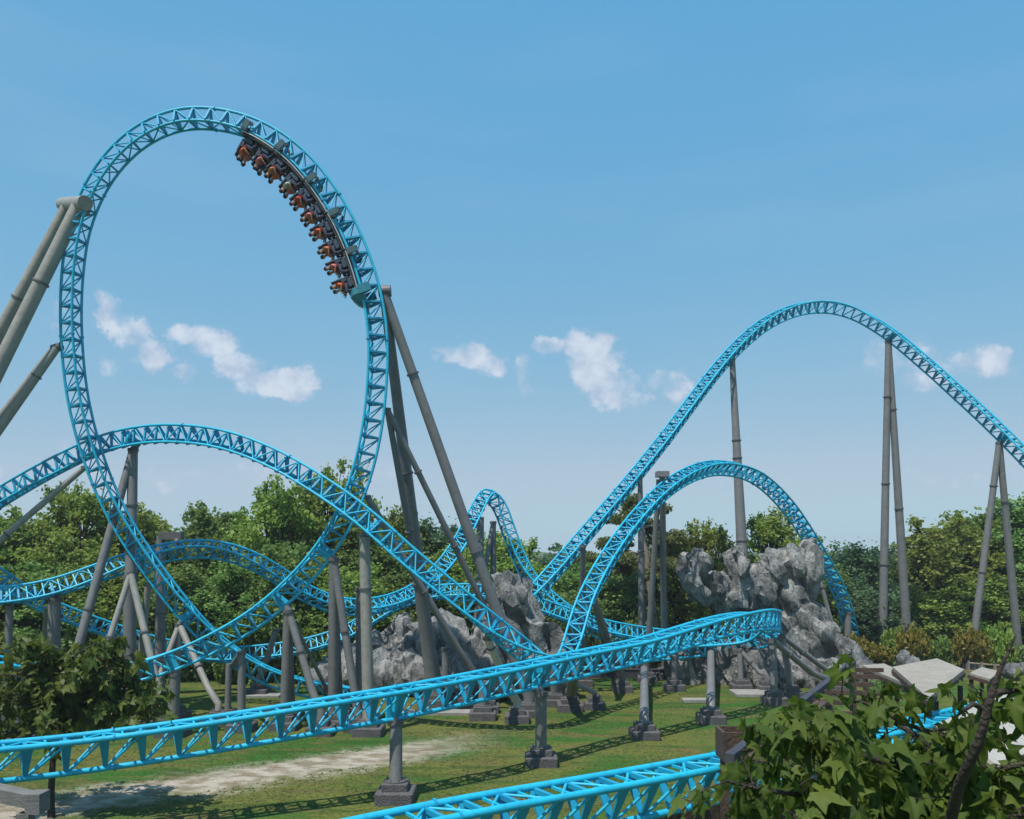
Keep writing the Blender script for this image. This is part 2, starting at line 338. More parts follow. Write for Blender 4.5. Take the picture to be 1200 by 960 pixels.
class Path:
    def __init__(s, cps):
        p, u = catmull(cps)
        # gentle smoothing of the hand-placed nodes
        A = np.array([list(q) for q in p]); U = np.array([list(q) for q in u])
        def sm(X, k):
            Y = X.copy(); ker = np.hanning(2 * k + 1); ker /= ker.sum(); pad = np.vstack([2 * X[0] - X[k:0:-1], X, 2 * X[-1] - X[-2:-k - 2:-1]])
            for j in range(X.shape[1]): Y[:, j] = np.convolve(pad[:, j], ker, 'valid')
            return Y
        A = sm(A, 14); U = sm(U, 20)
        s.p = [Vector(q) for q in A]; s.u = [Vector(q) for q in U]
        s.s = [0.0]
        for i in range(1, len(s.p)): s.s.append(s.s[-1] + (s.p[i] - s.p[i - 1]).length)
        s.L = s.s[-1]; s.sa = np.array(s.s)
    def at(s, d):
        d = min(max(d, 0), s.L - 1e-4); i = int(np.searchsorted(s.sa, d, side='right') - 1); i = min(i, len(s.p) - 2)
        f = (d - s.s[i]) / max(1e-6, s.s[i + 1] - s.s[i]); q = s.p[i].lerp(s.p[i + 1], f)
        i0, i1 = max(0, i - 3), min(len(s.p) - 1, i + 4)
        t = (s.p[i1] - s.p[i0]).normalized(); u = s.u[i].lerp(s.u[i + 1], f); u = (u - t * u.dot(t)).normalized(); sd = t.cross(u).normalized()
        return q, t, u, sd
    def nearest_px(s, px, py):
        best = min(range(len(s.p)), key=lambda i: ((s.p[i].x / s.p[i].y * 1000 + 600 - px) ** 2 + (650 - (s.p[i].z - CAMZ) / s.p[i].y * 1000 - py) ** 2) if s.p[i].y > 1 else 1e9)
        return s.s[best]
HG = .60; RU = .48; CD = -.68      # half gauge, rails above and chord below the centreline
def track(label, cps, bay=.9, rr=.078, rc=.085, sc=.9, wide=False, mid=True, group='blue steel track runs of the roller coaster'):
    HG = .60 * sc; RU = .48 * sc; CD = -.68 * sc
    pa = Path(cps); pa.HG = HG; pa.RU = RU; pa.CD = CD; n = max(3, int(round(pa.L / bay))); b = pa.L / n
    q0 = pa.at(0)[0]; rt = root('coaster_track', q0, label, 'coaster track', group)
    sub = 3 if bay > 1 else 2
    fine = [pa.at(i * b / sub) for i in range(n * sub + 1)]
    for sgn in (-1, 1):
        MB().tube([q + u * RU + sd * (HG * sgn) for (q, t, u, sd) in fine], rr, 8).build('rail', M['blue'], rt)
    MB().tube([q + u * CD for (q, t, u, sd) in fine], rc, 8).build('spine_tube', M['blue'], rt)
    fr = [pa.at(i * b) for i in range(n + 1)]
    rest_f = MB(); rest_b = MB(); cnt = 0
    for i, (q, t, u, sd) in enumerate(fr):
        m = MB() if i < 98 else rest_f
        for sgn in (-1, 1):
            top = q + u * (RU - .02) + sd * (HG - .03) * sgn; bot = q + u * (CD + .05)
            X = (top - bot); L = X.length; X.normalize()
            # tapering flat plate, wide at the rail
            Yv = t; Zv = X.cross(Yv).normalized(); a = .05; wb, wt_ = .08 * sc, .19 * sc
            vs = []
            for (e, wd) in ((bot, wb), (top, wt_)):
                wy, wz = (wd * .9, .035) if wide else (a, wd)
                for (yy, zz) in ((-1, -1), (1, -1), (1, 1), (-1, 1)): vs.append(e + Yv * (wy * yy) + Zv * (wz * zz))
            m.add(vs, [(0, 1, 5, 4), (1, 2, 6, 5), (2, 3, 7, 6), (3, 0, 4, 7), (0, 3, 2, 1), (4, 5, 6, 7)])
        m.box(q + u * (RU - .07), .11, 2 * HG - .05, .13, t, sd, u)
        if i < 98: m.build('cross_frame', M['blue_dark'], rt)
        if i < n:
            q2, t2, u2, s2 = fr[i + 1]; m2 = MB() if i < 98 else rest_b
            for sgn in (-1, 1):
                m2.tube([q + u * CD, q2 + u2 * (RU - .03) + s2 * (HG - .02) * sgn], .046 * sc, 6, False)
            qm, tm_, um, sm_ = pa.at((i + .5) * b)
            if mid: m2.box(qm + um * (RU - .05), .07, 2 * HG - .05, .07, tm_, sm_, um)
            k = 1 if i % 2 else -1
            m2.tube([q + u * (RU - .04) + sd * HG * k, q2 + u2 * (RU - .04) - s2 * HG * k], .045, 6, False)
            if i < 98: m2.build('diagonal_brace', M['blue'], rt)
    for i in range(4, n, 9):                       # bolted splices between track sections
        q, t, u, sd = fr[i]; t = (fr[i + 1][0] - q).normalized(); o_ = b * .25
        for c_, r_ in ((q + u * CD, rc), (q + u * RU + sd * HG, rr), (q + u * RU - sd * HG, rr)): MB().tube([c_ + t * (o_ - .03), c_ + t * (o_ + .03)], r_ + .045, 8).build('splice_flange', M['blue_dark'], rt)
    if rest_f.v: tag(rest_f.build('cross_frame', M['blue_dark'], rt), kind='stuff')
    if rest_b.v: tag(rest_b.build('diagonal_brace', M['blue'], rt), kind='stuff')
    return rt, pa
def pts(L, up): return [(P(*q[:3]), q[3] if len(q) > 3 else up) for q in L]

LOOP_C = P(262, 450, 50)
loop_px = [(420, 815, 56), (370, 808, 55), (310, 790, 54), (258, 757, 53.2), (212, 710, 52.4), (172, 658, 52), (137, 603, 51.6), (110, 540, 51.3), (91, 470, 51), (83, 400, 50.8), (83, 330, 50.6), (93, 262, 50.4),
           (120, 203, 50.2), (160, 161, 50.1), (205, 140, 50), (245, 138, 49.9), (295, 150, 49.8), (343, 180, 49.7), (382, 225, 49.6), (412, 278, 49.5), (433, 338, 49.4), (442, 395, 49.3), (441, 450, 49.2), (434, 510, 49.1), (421, 562, 49),
           (401, 610, 48.8), (374, 652, 48.6), (338, 691, 48.3), (298, 724, 48), (250, 752, 47.6), (205, 772, 47.2), (160, 786, 46.8), (105, 793, 46.2), (50, 790, 45.4), (0, 783, 44.4), (-60, 770, 43)]
loop_cps = []
for q in loop_px:
    p = P(*q); loop_cps.append((p, (LOOP_C - p) * Vector((1, .25, 1))))
LOOP, LP = track('tall blue vertical loop with the train hanging inside its top right', loop_cps, .98, .080, .086, .86, mid=False)

B_px = [(-60, 625, 55, (0, -.85, .5)), (0, 586, 54.4, (0, -.9, .4)), (60, 552, 53.6, (0, -.95, .3)), (120, 524, 52.8, (0, -.95, .25)), (165, 513, 52, (0, -.95, .2)), (210, 511, 51, (0, -.95, .2)), (262, 518, 49.8, (0, -.95, .25)),
        (320, 540, 48.6, (0, -.93, .35)), (375, 572, 47.6, (0, -.9, .4)), (425, 608, 46.9, (0, -.88, .45)), (480, 657, 46.6, (0, -.85, .5)), (540, 707, 46.7, (0, -.8, .6)), (590, 747, 47.1, (0, -.6, .8)), (630, 772, 47.8, (-.1, -.3, 1)),
        (655, 782, 48.9, (-.3, -.1, 1)), (667, 774, 50.3, (-.2, 0, 1)), (675, 748, 51.6, (0, 0, 1)), (686, 712, 53, (0, 0, 1)), (703, 676, 54.8, (0, 0, 1)), (735, 626, 57.8, (0, -.1, 1)), (780, 576, 62, (0, -.3, 1)), (818, 553, 65.5, (0, -.4, 1)),
        (850, 548, 68.5, (0, -.4, 1)), (885, 558, 71, (0, -.4, 1)), (920, 590, 73.5, (0, -.3, 1)), (950, 633, 75.5, (0, -.3, 1)), (974, 675, 77, (0, -.2, 1)), (988, 708, 78, (0, -.2, 1)), (996, 742, 79, (0, -.2, 1)), (1000, 758, 80, (0, 0, 1))]
BT, BP = track('blue track of the banked left hill, diving and rising again as the small right hill', pts(B_px, None), .84, mid=False)

E_px = [(560, 762, 66), (590, 742, 63), (612, 716, 61.8), (632, 692, 62), (660, 660, 63.5), (700, 613, 66), (740, 566, 69), (780, 516, 72.3), (815, 469, 75), (845, 430, 77.5), (875, 398, 79.5), (905, 375, 81), (940, 361, 82), (970, 359, 82.3), (1000, 366, 82),
        (1040, 389, 80.6), (1080, 422, 79), (1120, 458, 77), (1160, 495, 75), (1200, 535, 73), (1260, 598, 70), (1300, 640, 68)]
ET, EP = track('tallest right hand blue hill rising above the sky line to the right edge', pts(E_px, (0, -.25, 1)))

C_px = [(-60, 704, 50, (0, -.85, .5)), (0, 702, 51, (0, -.85, .5)), (50, 695, 52, (0, -.85, .5)), (100, 680, 53, (0, -.85, .5)), (150, 661, 54.5, (0, -.7, .7)), (195, 648, 56, (0, -.4, .9)), (235, 643, 57, (0, -.4, .9)), (275, 650, 58, (0, -.5, .8)), (315, 669, 59, (0, -.6, .8)),
        (355, 695, 60, (0, -.5, .8)), (400, 712, 61, (0, -.5, .8)), (440, 712, 62, (0, -.7, .7)), (480, 699, 64, (0, -.8, .6)), (510, 676, 66, (0, -.8, .5)), (535, 645, 68, (0, -.8, .4)), (553, 612, 70, (0, -.7, .5)), (566, 588, 71.5, (0, -.5, .8)), (574, 578, 72.5, (0, -.4, 1)),
        (582, 588, 73, (.3, -.5, 1)), (591, 612, 73, (.4, -.6, .8)), (603, 645, 73, (.4, -.6, .8)), (618, 675, 72.5, (.3, -.3, 1)), (645, 703, 72, (0, -.3, 1)), (680, 728, 71.5, (0, -.3, 1)), (730, 752, 71, (0, 0, 1)), (790, 768, 70.5, (0, 0, 1))]
CT, CP = track('far blue track waving low behind the loop up to a narrow peak at the centre', pts(C_px, None))

D_px = [(-60, 648, 54), (-20, 668, 55), (35, 704, 57), (75, 722, 58), (130, 742, 59.5), (190, 760, 61), (250, 770, 62), (310, 767, 63), (360, 759, 63.5), (405, 745, 64), (435, 727, 64.5), (465, 709, 65), (500, 698, 65.3), (545, 695, 65.5), (580, 698, 65.6), (615, 706, 65.7), (655, 720, 65.8), (700, 735, 66), (750, 745, 66.5), (810, 752, 67)]
DT, DP = track('lowest far blue track sloping past the grey rocks near the ground', pts(D_px, (0, -.75, .65)))

H_px = [(-70, 899, 27.2), (0, 892, 28.4), (100, 881, 29.8), (200, 867, 31), (300, 851, 32.3), (400, 834, 33.7), (464, 823, 35), (550, 806, 37.6), (633, 788, 40.8), (700, 773, 43.6), (755, 761, 46.3), (800, 747, 48.7), (835, 736, 50.8), (865, 729, 52.8, (-.05, 0, 1)),
        (888, 726, 54.8, (-.25, 0, 1)), (903, 727, 57.2, (-.45, 0, 1)), (910, 731, 60, (-.6, 0, 1)), (907, 740, 62.6, (-.6, .0, 1)), (893, 749, 64.4, (-.4, -.4, 1)), (868, 755, 65.3, (-.1, -.5, 1)), (830, 759, 65.4, (0, -.4, 1)), (780, 763, 65, (0, -.2, 1)), (720, 768, 62.6), (660, 774, 62), (600, 780, 61)]
HT, HP = track('long blue track crossing in front over the lawn to a hairpin on the right', pts(H_px, (0, 0, 1)), 1.22, .108, .108, 1.0, True)
J_px = [(300, 1026, 17.6), (450, 990, 19.2), (560, 966, 20.6), (650, 949, 21.9), (750, 930, 23.4), (850, 910, 25.2), (950, 890, 27.4), (1050, 869, 30), (1130, 850, 33), (1210, 828, 37)]
JT, JP = track('nearest blue track at the bottom edge running right into the timber shelter', pts(J_px, (0, 0, 1)), 1.05, .105, .105, 1.0, True)

# ------------------------------------------------------------------ supports
def footing_parts(rt, base, r, lean=None):
    fs_ = rt.get('_fs', 1.0)
    """two-step concrete footing with anchor bolts"""
    gz = ground_z(base.x, base.y) - .05
    c = Vector((base.x, base.y, gz))
    s1 = r * 2 + .98
    f = MB().box(c + Vector((0, 0, .26)), s1, s1, .56, bev=.06).build('footing', M['concrete'], rt)
    s2 = r * 2 + .5
    p = MB(); p.box(c + Vector((0, 0, .70)), s2, s2, .30, bev=.04); p.build('base_plinth', M['concrete'], rt)
    b = MB()
    for k in range(8):
        a = k * math.pi / 4 + .39; b.tube([c + Vector((math.cos(a) * (r + .14), math.sin(a) * (r + .14), .85)), c + Vector((math.cos(a) * (r + .14), math.sin(a) * (r + .14), .99))], .03, 6)
    b.tube([c + Vector((0, 0, .85)), c + Vector((0, 0, .91))], r + .22, 14)
    b.build('base_plate', M['greydark'], rt)
    return c + Vector((0, 0, .88))
def leg_part(rt, top, base, r0, r1, flanges=(), foot=True, name='column'):
    if foot: base = footing_parts(rt, base, r1)
    d = base - top; n = 4
    if foot and (Vector((d.x, d.y, 0)).length > .25 * abs(d.z)):
        # a raked leg ends in a short upright stub
        pl = [top + d * (i / n) for i in range(n)] + [base + Vector((0, 0, .35)), base]; rl = [r0 + (r1 - r0) * i / n for i in range(n)] + [r1, r1]
        pl[-2] = base + Vector((0, 0, .4))
    else:
        pl = [top + d * (i / n) for i in range(n + 1)]; rl = [r0 + (r1 - r0) * i / n for i in range(n + 1)]
    leg = MB().tube(pl, rl, 14).build(name, M[rt.get('_m', 'grey')], rt)
    for f in flanges:
        c = top + d * f; dn = d.normalized(); r = r0 + (r1 - r0) * f
        MB().tube([c - dn * .05, c + dn * .05], r + .075, 14).build('flange', M['greydark'], rt)
    return leg
def cap_part(rt, top, r, path=None, s=None):
    """saddle under the track: collar + blue gusset reaching the spine"""
    m = MB().tube([top - Vector((0, 0, .12)), top + Vector((0, 0, .08))], r + .05, 12); m.build('collar', M['greydark'], rt)
    if path is not None:
        q, t, u, sd = path.at(s); CD, RU, HG = path.CD, path.RU, path.HG; sp = q + u * CD
        g = MB(); a = .34
        poly = [sp - t * a, sp + t * a, q + u * (RU - .12) + t * .2 + sd * .0, q + u * (RU - .12) - t * .2]
        g.prism(poly, sd, .09)
        g.prism([q + u * (RU - .12) + sd * (HG - .05), q + u * (RU - .12) - sd * (HG - .05), sp - sd * .12, sp + sd * .12], t, .12)
        g.build('saddle_plate', M['blue'], rt)
        MB().tube([top, sp], r * .75, 10).build('neck', M['grey'], rt)
SG = 'grey steel supports of the roller coaster'
def support(label, topp, legs, path=None, cap=True, group=SG, m='grey'):
    """topp=(px,py) of the head; legs=[(base_px, base_D, r_top, r_base, flanges[, top])]"""
    px, py, D = topp
    s = None
    if path is not None:
        s = path.nearest_px(px, py); q, t, u, sd = path.at(s); D = (q + u * path.CD).y if D is None else D
    tp = P(px, py, D); b0 = G(legs[0][0], legs[0][1]) if legs else tp
    rt = root('track_support', b0, label, 'support', group); rt['_m'] = m
    for L in legs:
        t_ = tp if len(L) < 6 else P(*L[5])
        leg_part(rt, t_, G(L[0], L[1]), L[2], L[3], L[4])
    if cap: cap_part(rt, tp, legs[0][2], path, s)
    return rt, tp
# front straight run
support('single upright grey column under the front track standing nearest on the grass', (464, 846, None), [(464, 34.6, .26, .27, (.04,))], HP)
support('upright grey column under the front track right of the nearest one', (634, 812, None), [(634, 40.9, .27, .28, (.04,))], HP)
support('upright grey column under the front track below the tall pale pine trunk', (755, 782, None), [(755, 46.4, .27, .28, (.05,))], HP)
support('upright grey column under the front track left of the hairpin', (833, 762, None), [(833, 50.8, .27, .28, (.05,))], HP)
support('upright grey column of the hairpin with a long raked strut to the right', (905, 750, 57.5), [(907, 57.3, .25, .26, (.05,)), (968, 60.5, .22, .22, (.3,))], HP)
support('outer hairpin prop raked steeply beside the big rock', (916, 745, 60.2), [(927, 60, .22, .24, (.05,)), (984, 62.5, .2, .2, (.35,))], HP)
support('small two legged prop under the back of the hairpin', (867, 762, 63.2), [(868, 63, .2, .22, ()), (898, 62.3, .17, .17, (.4,))], HP)
support('short upright column holding the hidden back part of the hairpin', (790, 770, 63), [(790, 63, .22, .24, ())], HP)
# loop, left side
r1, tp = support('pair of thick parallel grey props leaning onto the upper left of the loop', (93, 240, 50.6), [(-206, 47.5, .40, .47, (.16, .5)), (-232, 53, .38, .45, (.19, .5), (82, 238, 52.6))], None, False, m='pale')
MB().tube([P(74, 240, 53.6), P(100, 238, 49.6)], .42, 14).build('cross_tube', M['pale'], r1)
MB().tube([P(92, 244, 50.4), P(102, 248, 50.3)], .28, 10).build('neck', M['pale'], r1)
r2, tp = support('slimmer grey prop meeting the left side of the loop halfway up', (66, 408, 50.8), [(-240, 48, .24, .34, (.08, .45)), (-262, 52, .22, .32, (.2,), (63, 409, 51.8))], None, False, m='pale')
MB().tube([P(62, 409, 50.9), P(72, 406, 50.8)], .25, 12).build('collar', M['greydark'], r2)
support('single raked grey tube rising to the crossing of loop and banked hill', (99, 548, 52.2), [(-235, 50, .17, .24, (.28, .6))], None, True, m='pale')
# under the banked hill, left
rb, tp = support('tall grey frame under the crest of the banked hill left', (156, 527, None), [(150, 51.5, .28, .40, (.22, .55)), (70, 49.5, .24, .28, (.25, .62))], BP)
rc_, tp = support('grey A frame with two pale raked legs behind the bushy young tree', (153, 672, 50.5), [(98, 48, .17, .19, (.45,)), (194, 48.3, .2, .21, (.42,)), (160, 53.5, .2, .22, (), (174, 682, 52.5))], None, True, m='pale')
support('thick dark column between the two pale raked legs of the A frame', (152, 676, 51.3), [(152, 51.3, .36, .4, ())], None)
# gantry of the far track
rg, tp = support('grey gantry post reaching over the far track hump on the left', (189, 628, 57.6), [(187, 57.6, .30, .36, (.5,))], None, False)
m = MB(); m.box(P(201, 628, 57.2), 1.5, .62, .5); m.build('gantry_head', M['greydark'], rg); MB().tube([P(207, 632, 57), P(208, 641, 56.8)], .16, 10).build('hanger', M['grey'], rg)
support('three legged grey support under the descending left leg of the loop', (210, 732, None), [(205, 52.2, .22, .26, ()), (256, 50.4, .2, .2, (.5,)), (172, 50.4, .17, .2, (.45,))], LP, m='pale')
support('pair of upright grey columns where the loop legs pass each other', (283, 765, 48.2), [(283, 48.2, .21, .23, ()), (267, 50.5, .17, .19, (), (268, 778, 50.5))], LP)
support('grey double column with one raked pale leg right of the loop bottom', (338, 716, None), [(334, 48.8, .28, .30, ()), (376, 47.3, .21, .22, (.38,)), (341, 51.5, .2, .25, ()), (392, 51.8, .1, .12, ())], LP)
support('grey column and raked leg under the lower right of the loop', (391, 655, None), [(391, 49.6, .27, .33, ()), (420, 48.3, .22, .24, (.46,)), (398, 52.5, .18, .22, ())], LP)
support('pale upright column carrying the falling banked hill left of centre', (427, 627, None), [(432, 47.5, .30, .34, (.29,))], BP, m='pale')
support('dark grey column close behind the pale upright one', (422, 690, 51), [(422, 51, .26, .28, ())], None)
# loop, right side
r3, tp = support('two very tall dark grey props leaning on the upper right of the loop', (450, 343, 49.8), [(620, 52.5, .28, .36, (.19, .62)), (508, 56.5, .28, .50, (.42, .7))], None, False)
MB().tube([P(444, 342, 49.8), P(458, 341, 49.8)], .34, 14).build('collar', M['greydark'], r3)
support('thin grey prop from the right flank of the loop down to the rocks', (454, 480, 49.8), [(620, 55, .17, .22, (.2, .45)), (514, 57.5, .18, .3, (.4,))], None)
support('short dark grey prop from the loop behind the banked hill crossing', (430, 582, 49.6), [(572, 54, .2, .22, (.45,))], None)
support('white lit raked tube holding the banked hill above the rocks', (571, 748, 47.8), [(606, 50.6, .22, .24, (.12,))], BP, m='sunlit_steel')
support('small cranked strut beside the valley of the banked hill', (673, 792, 50.2), [(668, 55, .3, .33, ())], None)
rk = root('track_support', G(697, 55.5), 'low pale strut bent towards its block left of the yellow bushes', 'support', SG)
MB().tube([P(673, 785, 51), P(674, 801, 51.2), P(697, 812, 55.2), P(697, 826, 55.4)], .17, 12).build('column', M['concrete_l'], rk); footing_parts(rk, G(697, 55.5), .17)
support('thick grey column standing directly behind the second front column', (650, 770, 56.5), [(650, 57, .26, .28, ())], None)
# small right hill
support('grey post under the steep start of the small right hill', (683, 640, 61), [(683, 65, .2, .24, ())], None)
support('raked grey leg behind the rising small hill with its block on open grass', (692, 690, 56.5), [(729, 62.5, .2, .24, (.5,)), (714, 70, .15, .17, ())], None)
rp, tp = support('close pair of tall grey posts at the left shoulder of the small hill', (776, 558, 62.8), [(779, 68.5, .22, .27, ()), (758, 66.5, .19, .25, (), (772, 562, 63.4))], None, False)
MB().box(P(776, 556, 62.8), .9, 1.0, .4).build('cap_beam', M['grey'], rp)
support('tall slender grey post reaching up to the great hill left of the small hill', (750, 557, 69.8), [(753, 70.5, .2, .32, (.4,))], None)
support('grey pair of legs under the falling side of the small right hill', (948, 632, None), [(952, 76.5, .2, .24, ()), (986, 74.5, .18, .2, (.4,))], BP)
support('short grey post at the foot of the small right hill', (994, 718, 78), [(993, 78, .3, .32, ())], None)
# great hill
support('very tall single grey mast rising out of the big rock to the great hill', (858, 421, None), [(876, 76.5, .26, .62, (.28, .34, .62))], EP)
support('tall narrow pair of grey legs right of the great hill crest', (1041, 400, None), [(1034, 80.5, .28, .42, (.18, .46, .72)), (1064, 81, .28, .44, (.22, .54))], EP)
support('shorter spread pair of grey legs near the right edge', (1171, 519, None), [(1138, 74.5, .26, .32, (.2, .6)), (1194, 75.5, .26, .36, (.27,))], EP)
# far centre
support('grey cluster of posts beneath the narrow far peak', (578, 612, 72.6), [(578, 73, .24, .27, ()), (548, 71, .2, .22, ()), (562, 70.5, .3, .3, (), (563, 606, 70.6))], None)
support('thin dark post under the far track in front of the middle rocks', (477, 722, 63.8), [(478, 63.8, .16, .18, ())], None)
support('slim dark leaning post behind the bottom of the loop', (324, 738, 60.5), [(303, 60.5, .2, .22, ())], None)
support('grey post with a wide dark twin under the far track at the left', (64, 702, 52.4), [(62, 52.6, .36, .42, ()), (50, 54.5, .3, .34, (), (58, 712, 53))], CP)
support('plain grey post under the far track at the left edge', (11, 712, 51.4), [(8, 51.6, .22, .25, ())], CP)
support('grey post under the near end of the loop exit at the left edge', (20, 800, 44.7), [(20, 44.7, .22, .24, ())], LP)
support('grey post hidden among leaves under the loop exit', (205, 790, 47.2), [(203, 47.2, .28, .3, ())], LP)
support('grey post half hidden under the front track among the middle footings', (545, 790, 55), [(545, 55, .26, .28, ())], None)
support('grey post left of the white lit raked tube footing', (568, 800, 51.5), [(566, 51.6, .3, .32, ())], None)
support('bare grey post standing between the rocks left of centre', (522, 760, 58), [(522, 58, .24, .26, ())], None)
support('upright grey post just left of the small hill start', (634, 785, 60), [(636, 60, .22, .24, ())], None)

# ------------------------------------------------------------------ train
def local(bf, q, t, u, sd):
    """car space: x forward, y side, z up from the rail plane"""
    o = q + u * RU; return lambda x, y, z: o + t * x + sd * y + u * z
def skin_body():
    me = bpy.data.meshes.new('rb'); V = []; E = []; Rr = []
    def v(p, r): V.append(p); Rr.append(r); return len(V) - 1
    pel = v((0, 0, 0), .15); s1 = v((-.03, 0, .2), .14); s2 = v((-.04, 0, .38), .16); nk = v((-.03, 0, .53), .065); hd = v((0, 0, .62), .085); hd2 = v((.01, 0, .72), .095); hd3 = v((0, 0, .79), .07)
    E += [(pel, s1), (s1, s2), (s2, nk), (nk, hd), (hd, hd2), (hd2, hd3)]
    for sg in (-1, 1):
        a = v((.05, .1 * sg, -.02), .1); b = v((.42, .13 * sg, .03), .075); c = v((.47, .14 * sg, -.2), .055); d = v((.46, .14 * sg, -.40), .042); e = v((.62, .15 * sg, -.44), .035)
        E += [(pel, a), (a, b), (b, c), (c, d), (d, e)]
        f = v((-.03, .18 * sg, .43), .07); g = v((.10, .25 * sg, .2), .05); h = v((.30, .19 * sg, .30), .033); k = v((.35, .17 * sg, .33), .035)
        E += [(s2, f), (f, g), (g, h), (h, k)]
    me.from_pydata(V, E, []); o = bpy.data.objects.new('rb', me); COL.objects.link(o)
    me.skin_vertices or me.attributes
    mo = o.modifiers.new('s', 'SKIN')
    if not me.skin_vertices: 
        bmm = bmesh.new(); bmm.from_mesh(me); bmm.verts.layers.skin.verify(); bmm.to_mesh(me); bmm.free()
    for i, sv in enumerate(me.skin_vertices[0].data): sv.radius = (Rr[i], Rr[i]); sv.use_root = (i == 0)
    sb = o.modifiers.new('d', 'SUBSURF'); sb.levels = 1; sb.render_levels = 1
    dg = bpy.context.evaluated_depsgraph_get(); ev = o.evaluated_get(dg); em = bpy.data.meshes.new_from_object(ev)
    bpy.data.objects.remove(o)
    vs = [tuple(x.co) for x in em.vertices]; fs = [tuple(p.vertices) for p in em.polygons]
    return vs, fs
BODY_V, BODY_F = skin_body()
def rider_mesh(shirt):
    b = MB(); b.add(BODY_V, BODY_F, True)
    nb = len(BODY_F)
    for sg in (-1, 1):                                    # fingers closed on the restraint
        for k in range(4):
            y = .17 * sg; z = .365 - k * .022
            b.tube([(.36, y, z), (.405, y - .012 * sg, z), (.405, y - .04 * sg, z - .004), (.38, y - .055 * sg, z - .006)], [.011, .011, .010, .008], 5)
        b.tube([(.345, .16 * sg, .37), (.365, .135 * sg, .385), (.385, .12 * sg, .375)], [.012, .011, .008], 5)
        b.ball((0, .09 * sg, .70), .028, (.5, .4, 1), 4)  # ears
    b.ball((.105, 0, .69), .018, (1, .8, 1.6), 4)         # nose
    nf = len(b.f)
    for sg in (-1, 1): b.ball((.09, .035 * sg, .72), .013, (.6, 1, .8), 4)   # eyes
    ne = len(b.f)
    me = b.mesh('person', [M['skin'], shirt, M['jeans'], M['black']])
    idx = []
    for i, p in enumerate(me.polygons):
        c = p.center; k = 0
        if i < nb:
            if c.z < .06 and c.x < .5 and c.z > -.37: k = 2
            if c.z <= -.37: k = 3
            if .06 <= c.z < .52 and c.x < .14: k = 1
        elif i >= nf: k = 3
        idx.append(k)
    me.polygons.foreach_set('material_index', idx); return me
def hair_mesh():
    b = MB(); b.ball((-.015, 0, .745), .115, (1.0, .92, .95), 7)
    b.v = [(x if not (x > .06 and z < .76) else .06, y, z) for (x, y, z) in b.v]
    return b.mesh('hair', M['hair'])
RM = {k: rider_mesh(M['shirt_' + k]) for k in ('orange', 'pink', 'red', 'navy', 'white', 'ochre')}
HAIR = hair_mesh()
nodes = [(292, 150), (335, 171), (373, 208), (402, 246), (426, 292), (440, 340)]
ss = [LP.nearest_px(*n_) for n_ in nodes]
order = ['rear', 'second from the rear', 'middle', 'second from the front', 'front']
oshort = ['rear', 'second from rear', 'middle', 'second from front', 'front']
shirts = ['pink', 'orange', 'navy', 'pink', 'orange', 'ochre', 'pink', 'white', 'orange', 'red', 'ochre', 'pink', 'pink', 'orange', 'red', 'ochre', 'orange', 'pink', 'white', 'orange']
ri = 0
def frame_mat(q, t, sd, u): 
    m = Matrix.Identity(4)
    # x forward, y left, z up (right handed)
    y = u.cross(t).normalized()
    for r_ in range(3): m[r_][0] = t[r_]; m[r_][1] = y[r_]; m[r_][2] = u[r_]; m[r_][3] = q[r_]
    return m
